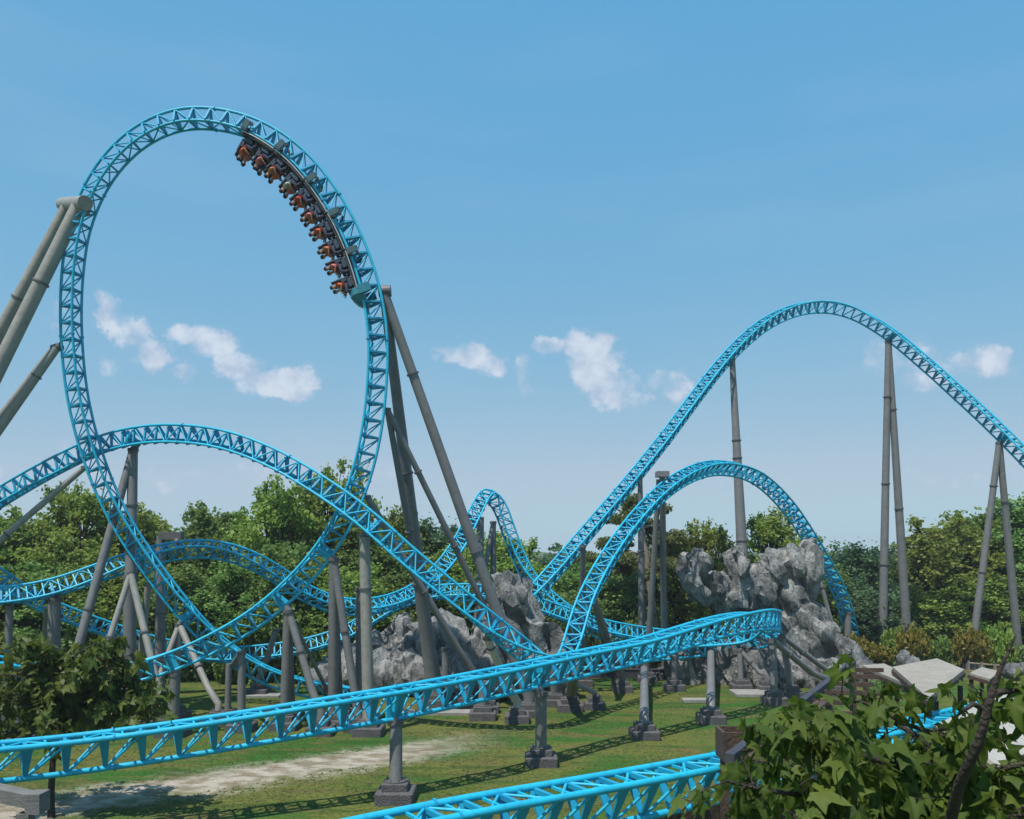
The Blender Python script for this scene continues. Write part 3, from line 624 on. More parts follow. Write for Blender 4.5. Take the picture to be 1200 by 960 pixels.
for ci in range(5):
    smid = (ss[ci] + ss[ci + 1]) / 2; q, t, u, sd = LP.at(smid)
    if ss[ci + 1] < ss[ci]: t = -t
    W = frame_mat(q + u * (LP.RU - .22), t, sd, u); Ln = abs(ss[ci + 1] - ss[ci]) * .94
    car = root('coaster_car', (0, 0, 0), f'{oshort[ci]} car of the train hanging in the loop', 'coaster car', 'cars of the roller coaster train'); car['_w'] = [0, 0, 0]
    car.matrix_world = W
    V = Vector
    Wi = W.inverted(); cur = []
    for k in range(9):
        dd = smid + (ss[ci + 1] - ss[ci]) * (k / 8 - .5) * .95; q_, t_, u_, s_ = LP.at(dd); cur.append(Wi @ (q_ + u_ * (LP.RU + .2)))
    b = MB()
    for k in range(8): b.beam(cur[k], cur[k + 1], 1.2, .16); b.beam(cur[k] + Vector((0, 0, .1)), cur[k + 1] + Vector((0, 0, .1)), 1.42, .07)
    b.build('chassis', M['black'], car)
    for sg in (-1, 1): MB().tube([c_ + Vector((0, .74 * sg, -.03)) for c_ in cur], .035, 6).build('side_sill', M['silver'], car)
    for xx in (-Ln / 2 + .12,):                                 # wheel carriers clamp round the rails
        for sg in (-1, 1):
            b = MB(); b.box((xx, .84 * sg, .02), .34, .10, .5); b.box((xx, .70 * sg, .30), .40, .34, .1); bo = b.build('wheel_carrier', M['carrier'], car)
            for dx in (-.15, .15):
                for zz in (.19, -.19): MB().tube([(xx + dx, .60 * sg - .05, zz), (xx + dx, .60 * sg + .05, zz)], .10, 12).build('wheel', M['black'], bo)
    if ci == 4:
        b = MB(); rings = []
        for (x, wd, z0, z1) in ((Ln / 2 - .1, .75, .2, .95), (Ln / 2 + .3, .8, .16, 1.0), (Ln / 2 + .65, .62, .15, .8), (Ln / 2 + .95, .3, .16, .5), (Ln / 2 + 1.05, .08, .2, .32)):
            rings.append([(x, -wd, z0), (x, wd, z0), (x, wd * .95, z1 * .75), (x, wd * .5, z1), (x, -wd * .5, z1), (x, -wd * .95, z1 * .75)])
        vs = [p for r_ in rings for p in r_]; fs = [tuple(range(5, -1, -1)), tuple(range(24, 30))]
        for L in range(4):
            for k in range(6): fs.append((L * 6 + k, L * 6 + (k + 1) % 6, L * 6 + 6 + (k + 1) % 6, L * 6 + 6 + k))
        b.add(vs, fs); b.build('nose_shell', M['teal'], car)
        for sg in (-1, 1):
            MB().box((Ln / 2 + .12, .84 * sg, .02), .5, .1, .7).build('wheel_carrier', M['teal'], car)
    for row in (0, 1):
        x0 = -Ln * .25 - .12 + row * Ln * .5
        for sg in (-1, 1):
            y0 = .37 * sg
            b = MB(); b.box((x0 + .18, y0, .78), .5, .5, .18, bev=.03); b.box((x0 - .16, y0, 1.14), .12, .46, .74, bev=.03); b.box((x0 + .1, y0, .58), .5, .4, .3)
            for s2 in (-1, 1): b.box((x0 - .06, y0 + .2 * s2, 1.05), .14, .05, .3)
            st = b.build('seat', M['seat'], car)
            b = MB(); b.box((x0 - .17, y0, 1.64), .11, .28, .34, bev=.03); b.build('headrest', M['black'], car)
            b = MB(); b.tube([(x0 - .1, y0, .92), (x0 + .25, y0, 1.04), (x0 + .3, y0, 1.32)], .05, 8); b.tube([(x0 + .34, y0 - .2, 1.36), (x0 + .34, y0 + .2, 1.36)], .045, 8); b.build('lap_bar', M['black'], car)
            side = 'near' if (W @ V((0, y0, 0))).y < W.translation.y else 'far'
            rowt = 'front' if row == 1 else 'back'
            sc = shirts[ri % 20]
            pe = bpy.data.objects.new('person', RM[sc]); COL.objects.link(pe)
            tag(pe, f'rider in {sc} top, {side} seat, {rowt} row, {oshort[ci]} train car', 'person', 'riders in the roller coaster train')
            pe.matrix_world = W @ Matrix.Translation((x0 + .07, y0, 1.0)) @ Matrix.Scale(1.15, 4)
            ha = bpy.data.objects.new('hair', HAIR); COL.objects.link(ha); parent(ha, pe)
            ri += 1

# ------------------------------------------------------------------ rocks
def rock_mat():
    m = bpy.data.materials.new('grey_rock'); m.use_nodes = True; t = m.node_tree; b = t.nodes['Principled BSDF']; b.inputs['Roughness'].default_value = .85
    tcn = N(t, 'ShaderNodeTexCoord')
    def nz(scale, det, s=(1, 1, 1), off=0, ro=.6, dist=0):
        mp = N(t, 'ShaderNodeMapping'); mp.inputs['Scale'].default_value = s; mp.inputs['Location'].default_value = (off, off, off); t.links.new(tcn.outputs['Object'], mp.inputs[0])
        n = N(t, 'ShaderNodeTexNoise'); n.inputs['Scale'].default_value = scale; n.inputs['Detail'].default_value = det; n.inputs['Roughness'].default_value = ro; n.inputs['Distortion'].default_value = dist
        t.links.new(mp.outputs[0], n.inputs['Vector']); return n.outputs[0]
    c = mixc(t, sstep(t, nz(.55, 7, (1, 1, .5), 2, .6, .6), .38, .62), (.34, .335, .32), (.125, .13, .132))
    c = mixc(t, mth(t, 'MULTIPLY', sstep(t, nz(1.6, 8, (1, 1, .35), 12, .65, 1.2), .50, .66), .8), c, (.045, .048, .052))
    c = mixc(t, mth(t, 'MULTIPLY', sstep(t, nz(.9, 8, (1, 1, .5), 40, .6, .5), .58, .70), .8), c, (.50, .48, .45))
    t.links.new(c, b.inputs['Base Color'])
    bp = N(t, 'ShaderNodeBump'); bp.inputs['Strength'].default_value = 1; bp.inputs['Distance'].default_value = .5
    t.links.new(nz(2.2, 10, (1, 1, .6), 5, .65, .6), bp.inputs['Height']); t.links.new(bp.outputs[0], b.inputs['Normal'])
    return m
M['rock'] = rock_mat()
def rock(label, blobs, vox=.22, amp=.55, seed=0, group=None):
    bmm = bmesh.new()
    for (px, py, D, rx, ry, rz, ax, az) in blobs:
        c = P(px, py, D); g = bmesh.ops.create_icosphere(bmm, subdivisions=3, radius=1)
        mt = Matrix.Translation(c) @ Matrix.Rotation(R(az), 4, 'Z') @ Matrix.Rotation(R(ax), 4, 'Y') @ Matrix.Diagonal((rx, ry, rz, 1))
        bmesh.ops.transform(bmm, matrix=mt, verts=g['verts'])
    me = bpy.data.meshes.new('rk'); bmm.to_mesh(me); bmm.free()
    o = bpy.data.objects.new('rk', me); COL.objects.link(o)
    r_ = o.modifiers.new('r', 'REMESH'); r_.mode = 'VOXEL'; r_.voxel_size = vox
    dg = bpy.context.evaluated_depsgraph_get(); em = bpy.data.meshes.new_from_object(o.evaluated_get(dg)); bpy.data.objects.remove(o)
    n = len(em.vertices); co = np.empty(n * 3); em.vertices.foreach_get('co', co); co = co.reshape(-1, 3)
    nr = np.array([list(v_.normal) for v_ in em.vertices]); off = Vector((seed * 13.7, seed * 7.1, seed * 3.3)); out = co.copy()
    for i in range(n):
        p = Vector(co[i]); q = Vector((p.x + .35 * p.z, p.y, p.z * .34)) * .55 + off
        wv = noise.noise_vector(q * .8) * .8
        rd = 1 - abs(noise.noise(q * .9 + wv)) * 3.2                     # long steep ribs
        rd2 = 1 - abs(noise.noise(Vector((q.x * 2.6, q.y * 2.6, q.z * 1.1)) + wv + off)) * 3.0
        ce = noise.voronoi(q * .75 + wv * .35)[0]; cr = min(ce[1] - ce[0], .22) / .22 - .85   # deep joints between blocks
        fi = noise.fractal(q * 5, 1, 2, 4)
        out[i] += nr[i] * (amp * (rd * .8 + rd2 * .55 + cr * .95) + .13 * fi)
    em.vertices.foreach_set('co', out.ravel()); em.materials.clear(); em.materials.append(M['rock'])
    cx_ = Vector((out[:, 0].mean(), out[:, 1].mean(), 0)); em.transform(Matrix.Translation(-cx_)); em.name = 'rock'
    em.polygons.foreach_set('use_smooth', [True] * len(em.polygons)); em.update()
    tmp = bpy.data.objects.new('tmp', em); COL.objects.link(tmp); dm = tmp.modifiers.new('d', 'DECIMATE'); dm.ratio = .26
    em2 = bpy.data.meshes.new_from_object(tmp.evaluated_get(bpy.context.evaluated_depsgraph_get())); bpy.data.objects.remove(tmp); em = em2; em.name = 'rock'
    em.polygons.foreach_set('use_smooth', [True] * len(em.polygons)); em.set_sharp_from_angle(angle=R(28)) if hasattr(em, 'set_sharp_from_angle') else None
    ob = bpy.data.objects.new('rock_formation', em); COL.objects.link(ob); ob.location = cx_; tag(ob, label, 'rock', group); return ob
rock('big grey crag rising behind the hairpin with a jutting left shoulder', [
    (814, 672, 66, .9, 1.8, 1.7, 10, 0), (830, 690, 66.5, 1.5, 2, 1.5, -10, 0), (852, 700, 67, 1.5, 2, 1.3, 0, 0), (868, 668, 66.5, .7, 1.5, 1.8, -25, 0), (886, 690, 67, 1.4, 2, 1.8, 20, 0), (906, 668, 67, .95, 1.5, 1.5, 30, 0), (928, 663, 67, .7, 1.4, 1.6, -15, 0), (945, 672, 67, .75, 1.5, 2.4, 4, 0),
    (918, 700, 68, 2.4, 2.4, 2.0, 0, 0), (905, 728, 68, 2.7, 2.6, 1.8, 0, 0), (940, 725, 67.5, 1.3, 2.2, 2.2, -25, 0), (925, 755, 68, 3.6, 3, 2.6, 0, 0), (962, 748, 67, .9, 2.4, 3.2, -36, 0), (985, 770, 67, 1.0, 2.4, 2.4, -46, 0), (1004, 788, 66, 1.5, 2, .9, 20, 0), (885, 775, 67, 3.6, 2.6, 2.3, 0, 0), (925, 792, 66, 5.0, 2.2, 1.6, 0, 0), (975, 792, 65.5, 3.2, 2, 1.5, 0, 0)], .15, .5, 1)
rock('low grey boulder group left of the big crag foot', [(805, 780, 67, 1.4, 1.4, 1.5, 20, 0), (815, 795, 67, 2.0, 1.6, 1.2, 0, 0), (835, 790, 66.5, 1.4, 1.3, 1.5, -15, 0), (860, 793, 66, 1.7, 1.3, 1.3, 0, 0)], .16, .4, 2)
rock('pointed grey rock pillar behind the middle of the front track', [(598, 700, 60, 1.5, 1.8, 1.6, 0, 0), (600, 722, 60, 1.7, 1.8, 2.4, 0, 0), (608, 755, 60, 2.0, 2, 2.7, -10, 0), (625, 770, 60, 2.4, 2, 2.4, -30, 0), (650, 785, 60.5, 1.6, 1.6, 1.6, 0, 0), (590, 790, 60, 2.8, 2, 1.6, 0, 0)], .17, .5, 3)
rock('broken grey rocks between the centre props', [(512, 752, 62, .8, 1.2, 2.0, 24, 0), (535, 755, 61, .9, 1.2, 2.6, -26, 0), (560, 770, 61, 1.1, 1.4, 2.3, 18, 0), (520, 785, 61, 2.6, 2, 1.9, 0, 0), (553, 795, 60, 3, 2, 1.6, 0, 0), (497, 770, 62, 1.3, 1.6, 2.4, -15, 0)], .17, .5, 4)
rock('rounded grey rocks behind the pale upright column', [(464, 748, 63, 1.1, 1.3, 1.6, 15, 0), (440, 762, 63, 1.3, 1.4, 1.3, 0, 0), (474, 772, 62, 1.3, 1.5, 1.6, -15, 0), (410, 780, 62, 1.6, 1.5, 1.2, 0, 0), (395, 795, 61.5, 1.8, 1.6, 1.3, 0, 0), (440, 790, 61, 3.2, 2, 1.7, 0, 0), (480, 790, 61, 1.8, 2, 1.6, 0, 0)], .17, .42, 5)
rock('small dark grey boulder beside the beige canopy', [(1056, 772, 62, .5, .5, .6, 30, 0), (1062, 778, 62, .8, .6, .4, 0, 0)], .12, .2, 6)
rock('pale grey boulder at the right edge under the bushes', [(1190, 788, 60, .8, .7, .45, 0, 0), (1200, 786, 60, .7, .7, .5, 0, 0)], .12, .2, 7)

# ------------------------------------------------------------------ trees
def leaf_quads(centres, size, jit, bias=None):
    """many small pointed leaves; returns verts, faces"""
    n = len(centres); c = np.array(centres); rs = np.random.RandomState(int(abs(c[0, 0] * 1000)) % 99991)
    d = rs.normal(size=(n, 3)); d /= np.linalg.norm(d, axis=1)[:, None]
    nn = rs.normal(size=(n, 3)) + np.array([0, 0, 1.1]); nn -= d * (nn * d).sum(1)[:, None]; nn /= np.linalg.norm(nn, axis=1)[:, None]
    s = np.cross(d, nn); L = size * rs.uniform(.6, 1.35, n)[:, None]; W_ = L * .42
    a = c - d * L / 2; b = c + s * W_ + nn * L * .08; e = c + d * L / 2 - nn * L * .1; f = c - s * W_ + nn * L * .08
    vs = np.stack([a, b, e, f], 1).reshape(-1, 3); fs = [(4 * i, 4 * i + 1, 4 * i + 2, 4 * i + 3) for i in range(n)]
    return vs, fs
def mesh_np(name, vs, fs, mat_, smooth=False):
    me = bpy.data.meshes.new(name); me.from_pydata(vs.tolist(), [], fs); me.materials.append(mat_); me.update(); return me
def tree_proto(H, W, seed, lm, leaf=.42, nclump=60, per=150, base=.16, bark='bark', shape='round', airy=.0):
    rs = random.Random(seed); nr = np.random.RandomState(seed)
    tb = MB(); th = H * .62; tp = [Vector((0, 0, -.2))]
    for i in range(1, 7): tp.append(Vector((noise.noise(Vector((seed, i * .6, 0))) * .35, noise.noise(Vector((seed, i * .6, 9))) * .35, th * i / 6)))
    tb.tube(tp, [H * .022 * (1 - .13 * i) for i in range(7)], 8)
    cl = []
    nclump = int(nclump * 1.7); per = int(per * .95)
    for k in range(nclump):
        f = rs.random(); zt = base + (1 - base) * (f ** .85)
        if shape == 'round': prof = math.sin(math.pi * min(1, (.10 + .86 * (zt - base) / (1 - base)))) ** .62
        elif shape == 'cone': prof = (1 - (zt - base) / (1 - base)) ** .7 * .95 + .08
        else: prof = .9
        a = rs.random() * 6.283; rad = W / 2 * prof * (rs.random() ** .45)
        z = H * zt * (1 + .04 * rs.uniform(-1, 1)) - .3
        cl.append((Vector((math.cos(a) * rad, math.sin(a) * rad, z)), rs.uniform(.45, 1.05) * W * .115))
    for k in range(22):        # a few leaders break the outline
        a = rs.random() * 6.283; cl.append((Vector((math.cos(a) * W * .34 * rs.random(), math.sin(a) * W * .3, H * rs.uniform(.84, 1.07))), W * rs.uniform(.03, .055)))
    C_ = []
    for ci_, (c, r) in enumerate(cl):
        lead = ci_ >= nclump
        n = int(per * (r / (W * .115)) ** 2 * (1 - airy) * 1.25) + 40
        p = nr.normal(size=(n, 3)); p *= .52 * r * np.array([1, 1, (1.5 if lead else .8)]); p += .25 * r * np.sin(p[:, [1, 2, 0]] * 6 / max(r, .1))
        C_.append(p + np.array(list(c)))
        i0 = min(5, max(1, int(c.z / th * 5 * .75))); st = tp[i0]; mid = (st + c) / 2 + Vector((0, 0, .08 * H * rs.uniform(-.3, 1) * .5))
        if lead or rs.random() < .7: tb.tube([st, mid, c], [H * .007, H * .0045, H * .002], 5, False)
    vs, fs = leaf_quads(np.vstack(C_), leaf * .84, 0)
    return tb.mesh('trunk', M[bark]), mesh_np('crown', vs, fs, M[lm])
PROT = {
    'oak': (tree_proto(14, 11, 11, 'leaf_a', .46, 75, 120), 14, 11),
    'ash': (tree_proto(14, 10, 23, 'leaf_b', .42, 70, 125), 14, 10),
    'lime': (tree_proto(14, 9, 37, 'leaf_a', .40, 62, 120, shape='round', airy=.25), 14, 9),
    'elm': (tree_proto(14, 12, 41, 'leaf_b', .50, 80, 120, base=.08), 14, 12),
    'far': (tree_proto(14, 12, 59, 'leaf_c', .50, 75, 115, base=.05), 14, 12),
    'poplar': (tree_proto(14, 6.5, 67, 'leaf_c', .36, 52, 120, shape='cone', base=.1), 14, 6.5),
}
def place_tree(kind, px, topy, D, wpx, label, name='broadleaf_tree', group='trees behind the roller coaster', tint=None):
    (tm, cm), h0, w0 = PROT[kind]; x = (px - 600) / 1000 * D; H = CAMZ - (topy - 650) / 1000 * D; W_ = wpx / 1000 * D * 1.18
    o = root(name, (x, D, 0), label, 'tree', group); del o['_w']
    o.scale = (W_ / w0, W_ / w0, H / h0); o.rotation_euler = (0, 0, random.random() * 6.28)
    for (nm, me) in (('trunk', tm), ('crown', cm)):
        c = bpy.data.objects.new(nm, me); COL.objects.link(c); parent(c, o)
    return o
T = [
 ('oak', -45, 596, 72, 150, 'yellow green tree cut by the left edge'),
 ('ash', 30, 612, 78, 120, 'leafy tree at the left edge behind the raked tube'),
 ('lime', 92, 578, 74, 105, 'tall light green tree directly behind the left leg of the loop'),
 ('oak', 160, 597, 76, 120, 'rounded tree behind the two pale raked legs'),
 ('elm', 228, 618, 84, 130, 'darker tree right of the gantry post'),
 ('ash', 262, 600, 76, 110, 'mid green tree above the far track hump'),
 ('lime', 322, 574, 74, 105, 'tall pale feathery tree inside the loop bottom'),
 ('oak', 385, 556, 78, 110, 'highest tree seen inside the loop beside the banked hill'),
 ('elm', 345, 640, 70, 120, 'low dense tree behind the loop bottom right'),
 ('ash', 432, 612, 76, 120, 'yellowish tree behind the pale upright column'),
 ('lime', 462, 604, 80, 80, 'slim light tree right of the banked hill crossing'),
 ('far', 510, 616, 90, 120, 'bluish green tree between the tall dark props'),
 ('oak', 545, 638, 80, 110, 'low yellow green tree left of the narrow far peak'),
 ('lime', 592, 628, 84, 95, 'light green tree behind the narrow far peak'),
 ('far', 638, 655, 100, 90, 'small dark tree in the gap right of the far peak'),
 ('ash', 690, 648, 92, 90, 'greyish green tree behind the start of the great hill'),
 ('elm', 728, 668, 84, 100, 'low dark tree under the umbrella pine'),
 ('oak', 790, 630, 84, 90, 'yellow green tree right of the umbrella pine'),
 ('lime', 832, 616, 82, 75, 'upright light tree left of the tall mast above the crag'),
 ('lime', 903, 604, 82, 95, 'upright light tree right of the tall mast above the crag'),
 ('ash', 940, 632, 84, 80, 'green tree behind the falling side of the small hill'),
 ('far', 1008, 640, 92, 95, 'blue green rounded tree left of the tall narrow pair of legs'),
 ('far', 1052, 652, 100, 80, 'far blue green tree seen between the tall narrow legs'),
 ('poplar', 1088, 666, 96, 60, 'narrow blue green tree right of the tall narrow legs'),
 ('oak', 1112, 612, 94, 130, 'broad yellow green tree left of the spread pair of legs'),
 ('elm', 1160, 604, 96, 130, 'dense tree behind the spread pair of legs'),
 ('ash', 1218, 588, 92, 130, 'tall tree cut by the right edge'),
 ('elm', 60, 660, 69, 130, 'low dense tree behind the far track on the left'),
 ('oak', 130, 650, 71, 110, 'low bright tree between the loop leg and the far track'),
 ('elm', 205, 665, 70, 110, 'low dark tree behind the A frame'),
 ('ash', 285, 660, 70, 110, 'low tree behind the crossing of the loop legs'),
 ('oak', 405, 665, 69, 110, 'low yellowish tree behind the grey column and raked leg'),
 ('elm', 480, 665, 72, 110, 'low dark tree behind the middle rocks'),
 ('ash', 560, 672, 74, 90, 'low tree right behind the pillar rock'),
 ('elm', 660, 690, 78, 90, 'low dark tree at the start of the great hill'),
 ('far', 1000, 690, 84, 100, 'low dark tree at the foot of the small hill'),
 ('elm', 1070, 688, 92, 100, 'low dark tree behind the beige canopies'),
 ('oak', 1135, 680, 88, 100, 'low yellow green tree above the wooden rail fence'),
 ('elm', 1190, 676, 88, 100, 'low dark tree in the right corner of the wood'),
 ('oak', 0, 676, 67, 120, 'low bright tree behind the plain post at the left edge'),
]
for (k, px, ty, D, wp, lb) in T: place_tree(k, px, ty + 8, D, wp, lb)
# far wood closing the gaps: one mass
def wood():
    nr = np.random.RandomState(5); C_ = []
    for i in range(520):
        x = nr.uniform(-190, 190); y = nr.uniform(125, 170); h = 8.5 + 3 * noise.noise(Vector((x * .05, 0, 0))); n = 34
        p = nr.normal(size=(n, 3)); p /= np.linalg.norm(p, axis=1)[:, None]; p *= nr.uniform(.3, 1, n)[:, None] * np.array([3.2, 3.2, 2.2])
        C_.append(p + np.array([x, y, nr.uniform(1, h)]))
    vs, fs = leaf_quads(np.vstack(C_), 1.25, 0); me = mesh_np('wood', vs, fs, M['leaf_c']); o = bpy.data.objects.new('distant_wood', me); COL.objects.link(o)
    tag(o, 'distant blue green wood closing the gaps between the nearer trees', 'wood', kind='stuff')
wood()
# shrubs
def shrub_mesh(lm, seed, leaf=.28, n=14, per=110):
    nr = np.random.RandomState(seed); C_ = []
    for i in range(n):
        a = nr.uniform(0, 6.28); r = nr.uniform(0, .75); c = np.array([math.cos(a) * r * 2, math.sin(a) * r * 1.1, nr.uniform(.25, 1.35)]); rr = nr.uniform(.4, .75)
        p = nr.normal(size=(per, 3)); p /= np.linalg.norm(p, axis=1)[:, None]; p *= (nr.uniform(.2, 1, per) ** .5)[:, None] * rr; C_.append(p + c)
    vs, fs = leaf_quads(np.vstack(C_), leaf, 0); return mesh_np('shrub', vs, fs, M[lm])
SH = {'a': shrub_mesh('leaf_a', 3), 'b': shrub_mesh('leaf_b', 4), 'd': shrub_mesh('leaf_d', 5), 'c': shrub_mesh('leaf_c', 6)}
def shrub(k, px, topy, D, wpx, label, group):
    o = bpy.data.objects.new('shrub', SH[k]); COL.objects.link(o); x = (px - 600) / 1000 * D; H = CAMZ - (topy - 650) / 1000 * D
    o.location = (x, D, -.1); o.scale = (wpx / 1000 * D / 4, wpx / 1000 * D / 4, H / 1.9); o.rotation_euler = (0, 0, random.uniform(-.4, .4)); tag(o, label, 'shrub', group)
def pick(px, table):
    for (x, w) in table:
        if px < x: return w
    return table[-1][1]
LM_L = [(0, 'cut by the left edge'), (30, 'behind the plain post at the left edge'), (60, 'behind the post with a dark twin'), (95, 'right of the post with a dark twin'), (125, 'behind the leaning tall frame leg'), (160, 'behind the A frame head'),
        (190, 'behind the gantry post'), (215, 'under the descending loop leg'), (250, 'left of the crossing loop legs'), (290, 'behind the crossing loop legs'), (320, 'left of the double column'), (350, 'behind the double column'), (385, 'left of the lower right loop column'), (415, 'behind the lower right loop column'), (480, 'beside the rounded rocks')]
LM_C = [(580, 'left of the pillar rock'), (610, 'behind the pillar rock'), (640, 'right of the pillar rock'), (670, 'behind the foot of the great hill'), (700, 'behind the start of the small hill'), (730, 'left of the pale pine trunk'), (790, 'behind the tall post pair')]
LM_O = [(680, 'at the left end of the dark shade bar'), (700, 'left of the raked leg with its block on grass'), (720, 'behind the raked leg with its block on grass'), (742, 'between the raked leg and the pine trunk'), (762, 'behind the pine trunk'), (782, 'behind the close pair of tall posts'), (803, 'behind the low boulders'), (830, 'nearest the crag')]
LM_R = [(1010, 'at the right foot of the crag'), (1035, 'behind the left leg of the tall narrow pair'), (1056, 'between the tall narrow pair of legs'), (1080, 'behind the dark boulder'), (1102, 'behind the ribbed canopy'), (1125, 'right of the ribbed canopy'), (1148, 'behind the left spread leg'), (1170, 'between the spread pair of legs'), (1195, 'behind the right spread leg'), (1300, 'cut by the right edge')]
for i in range(15):
    px = -30 + i * 33; shrub('ab'[i % 2] if i % 3 else 'b', px, 728 + 14 * math.sin(i * 2.3), 66 + (i % 3), 66, 'dark green shrub under the left trees, ' + LM_L[i][1], 'shrubs under the left trees')
for i in range(8):
    px = 668 + i * 21; shrub('dad'[i % 3], px, 752 + 8 * math.sin(i * 1.9), 72 + (i % 2) * 1.5, 46, 'yellow ochre bush ' + LM_O[i][1], 'ochre bushes left of the crag')
for i in range(10):
    px = 1005 + i * 23; shrub('ddadbadadb'[i], px, 738 + 12 * math.sin(i * 1.7), 74 + (i % 3), 50, 'low ochre green bush ' + LM_R[i][1], 'ochre bushes behind the canopies')
for i in range(7):
    px = 560 + i * 30; shrub('bcb'[i % 3], px, 728 + 10 * math.sin(i * 2.9), 74, 56, 'dark green low bush ' + LM_C[i][1], 'dark bushes behind the centre rocks')
shrub('d', 836, 735, 72, 60, 'rusty ochre bush tucked left of the crag shoulder', 'ochre bushes left of the crag')
shrub('b', 1025, 792, 58, 40, 'small green bush at the right foot of the crag', None)

# umbrella pine
def pine():
    D = 80; o = root('pine_tree', G(766, D), 'umbrella pine with a pale bare trunk and flat layered crown left of the tall mast', 'tree'); 
    b = MB(); b.tube([G(770, D), P(768, 740, D), P(762, 690, D), P(757, 650, D), P(752, 615, D), P(748, 598, D)], [.42, .38, .34, .3, .24, .15], 9).build('trunk', M['bark_pale'], o)
    lim = [((757, 650), (722, 652)), ((754, 625), (736, 606)), ((752, 618), (775, 622)), ((759, 668), (792, 660)), ((760, 672), (735, 668)), ((753, 612), (748, 592)), ((757, 645), (785, 636)), ((758, 655), (710, 640))]
    C_ = []; nr = np.random.RandomState(9)
    for (a, c) in lim:
        A = P(*a, D); Cc = P(*c, D + nr.uniform(-2.5, 2.5)); MB().tube([A, (A + Cc) / 2 + Vector((0, 0, .3)), Cc], [.15, .1, .05], 6).build('branch', M['bark_pale'], o)
        for j in range(5):
            cc = np.array(list(Cc)) + nr.normal(size=3) * np.array([1.0, 1.2, .35]) - np.array([(766 - 600) / 1000 * D, D, 0]); n = 260
            p = nr.normal(size=(n, 3)); p /= np.linalg.norm(p, axis=1)[:, None]; p *= (nr.uniform(.1, 1, n) ** .5)[:, None] * np.array([1.15, 1.15, .55]); C_.append(p + cc)
    vs, fs = leaf_quads(np.vstack(C_), .3, 0); cr = bpy.data.objects.new('crown', mesh_np('crown', vs, fs, M['leaf_pine'])); COL.objects.link(cr); parent(cr, o)
pine()

# ------------------------------------------------------------------ lobed leaves for the two near trees
def maple_shape():
    out = []
    for (a, r) in ((-90, .0), (-60, .30), (-28, .62), (-12, .46), (8, .60), (24, .86), (40, .54), (58, .50), (74, .76), (90, 1.0), (106, .70), (122, .46), (140, .48), (156, .86), (172, .52), (192, .40), (208, .62), (240, .30)):
        out.append((math.cos(R(a)) * r, math.sin(R(a)) * r + .15))
    return out
MS = maple_shape()
def lobed_leaves(items, name, m, pa):
    """items = (pos, dir(tip), normal, size)"""
    V = []; Fc = []; k = len(MS)
    for (p, d, n, s) in items:
        n = (n - d * n.dot(d)).normalized(); sd = d.cross(n); o = len(V)
        V.append(tuple(p + d * (.15 * s)))
        for (x, y) in MS:
            bend = -.55 * (x * x) - .30 * max(0, y - .15) ** 2
            V.append(tuple(p + sd * (x * s * .72) + d * (y * s) + n * (bend * s * .75)))
        Fc += [(o, o + 1 + i, o + 1 + (i + 1) % k) for i in range(k)]
    me = bpy.data.meshes.new(name); W = Vector(pa['_w']); me.from_pydata([(a - W.x, b_ - W.y, c - W.z) for (a, b_, c) in V], [], Fc); me.materials.append(m)
    me.polygons.foreach_set('use_smooth', [True] * len(Fc)); me.update()
    o = bpy.data.objects.new(name, me); COL.objects.link(o); parent(o, pa); return o
def rnd_dir(rs): 
    while True:
        v_ = Vector((rs.uniform(-1, 1), rs.uniform(-1, 1), rs.uniform(-1, 1)))
        if .1 < v_.length < 1: return v_.normalized()
def leafy_limbs(limbs, pa, leafm, rs, tw_step, tw_len, leafs, lsize, outward, barkm='bark', droop=.75, names=True):
    items = []
    tw = MB()
    for (poly, r0, r1) in limbs:
        n = len(poly); MB().tube(poly, [r0 + (r1 - r0) * i / (n - 1) for i in range(n)], 8).build('branch', M[barkm], pa)
        for i in range(n - 1):
            a, b_ = poly[i], poly[i + 1]; L = (b_ - a).length; m = max(1, int(L / tw_step))
            for k in range(m):
                p = a.lerp(b_, (k + rs.random()) / m); d = (rnd_dir(rs) + outward * .5 + Vector((0, 0, .25))).normalized(); ln = tw_len * rs.uniform(.5, 1.3)
                e = p + d * ln + Vector((0, 0, -.12 * ln)); md = p + d * ln * .5 + Vector((0, 0, .06 * ln)); tw.tube([p, md, e], [.25 * r1 + .004, .2 * r1 + .003, .003], 4, False)
                for j in range(leafs):
                    f = (j + .6) / leafs; q = p.lerp(md, f * 2) if f < .5 else md.lerp(e, f * 2 - 1)
                    ld = (rnd_dir(rs) * .8 + d * .45 + Vector((0, 0, -droop))).normalized(); s = lsize * (rs.uniform(.35, .8) if rs.random() < .35 else rs.uniform(.75, 1.2))
                    pet = q + (rnd_dir(rs) * .5 + d * .3 + Vector((0, 0, -.2))).normalized() * s * .45; tw.tube([q, pet], [.0035, .0025], 3, False)
                    nn = (rnd_dir(rs) * .9 + Vector((0, 0, .8)) + outward * .3).normalized()
                    items.append((pet, ld, nn, s))
    tw.build('twigs', M[barkm], pa); lobed_leaves(items, 'foliage', leafm, pa); return len(items)
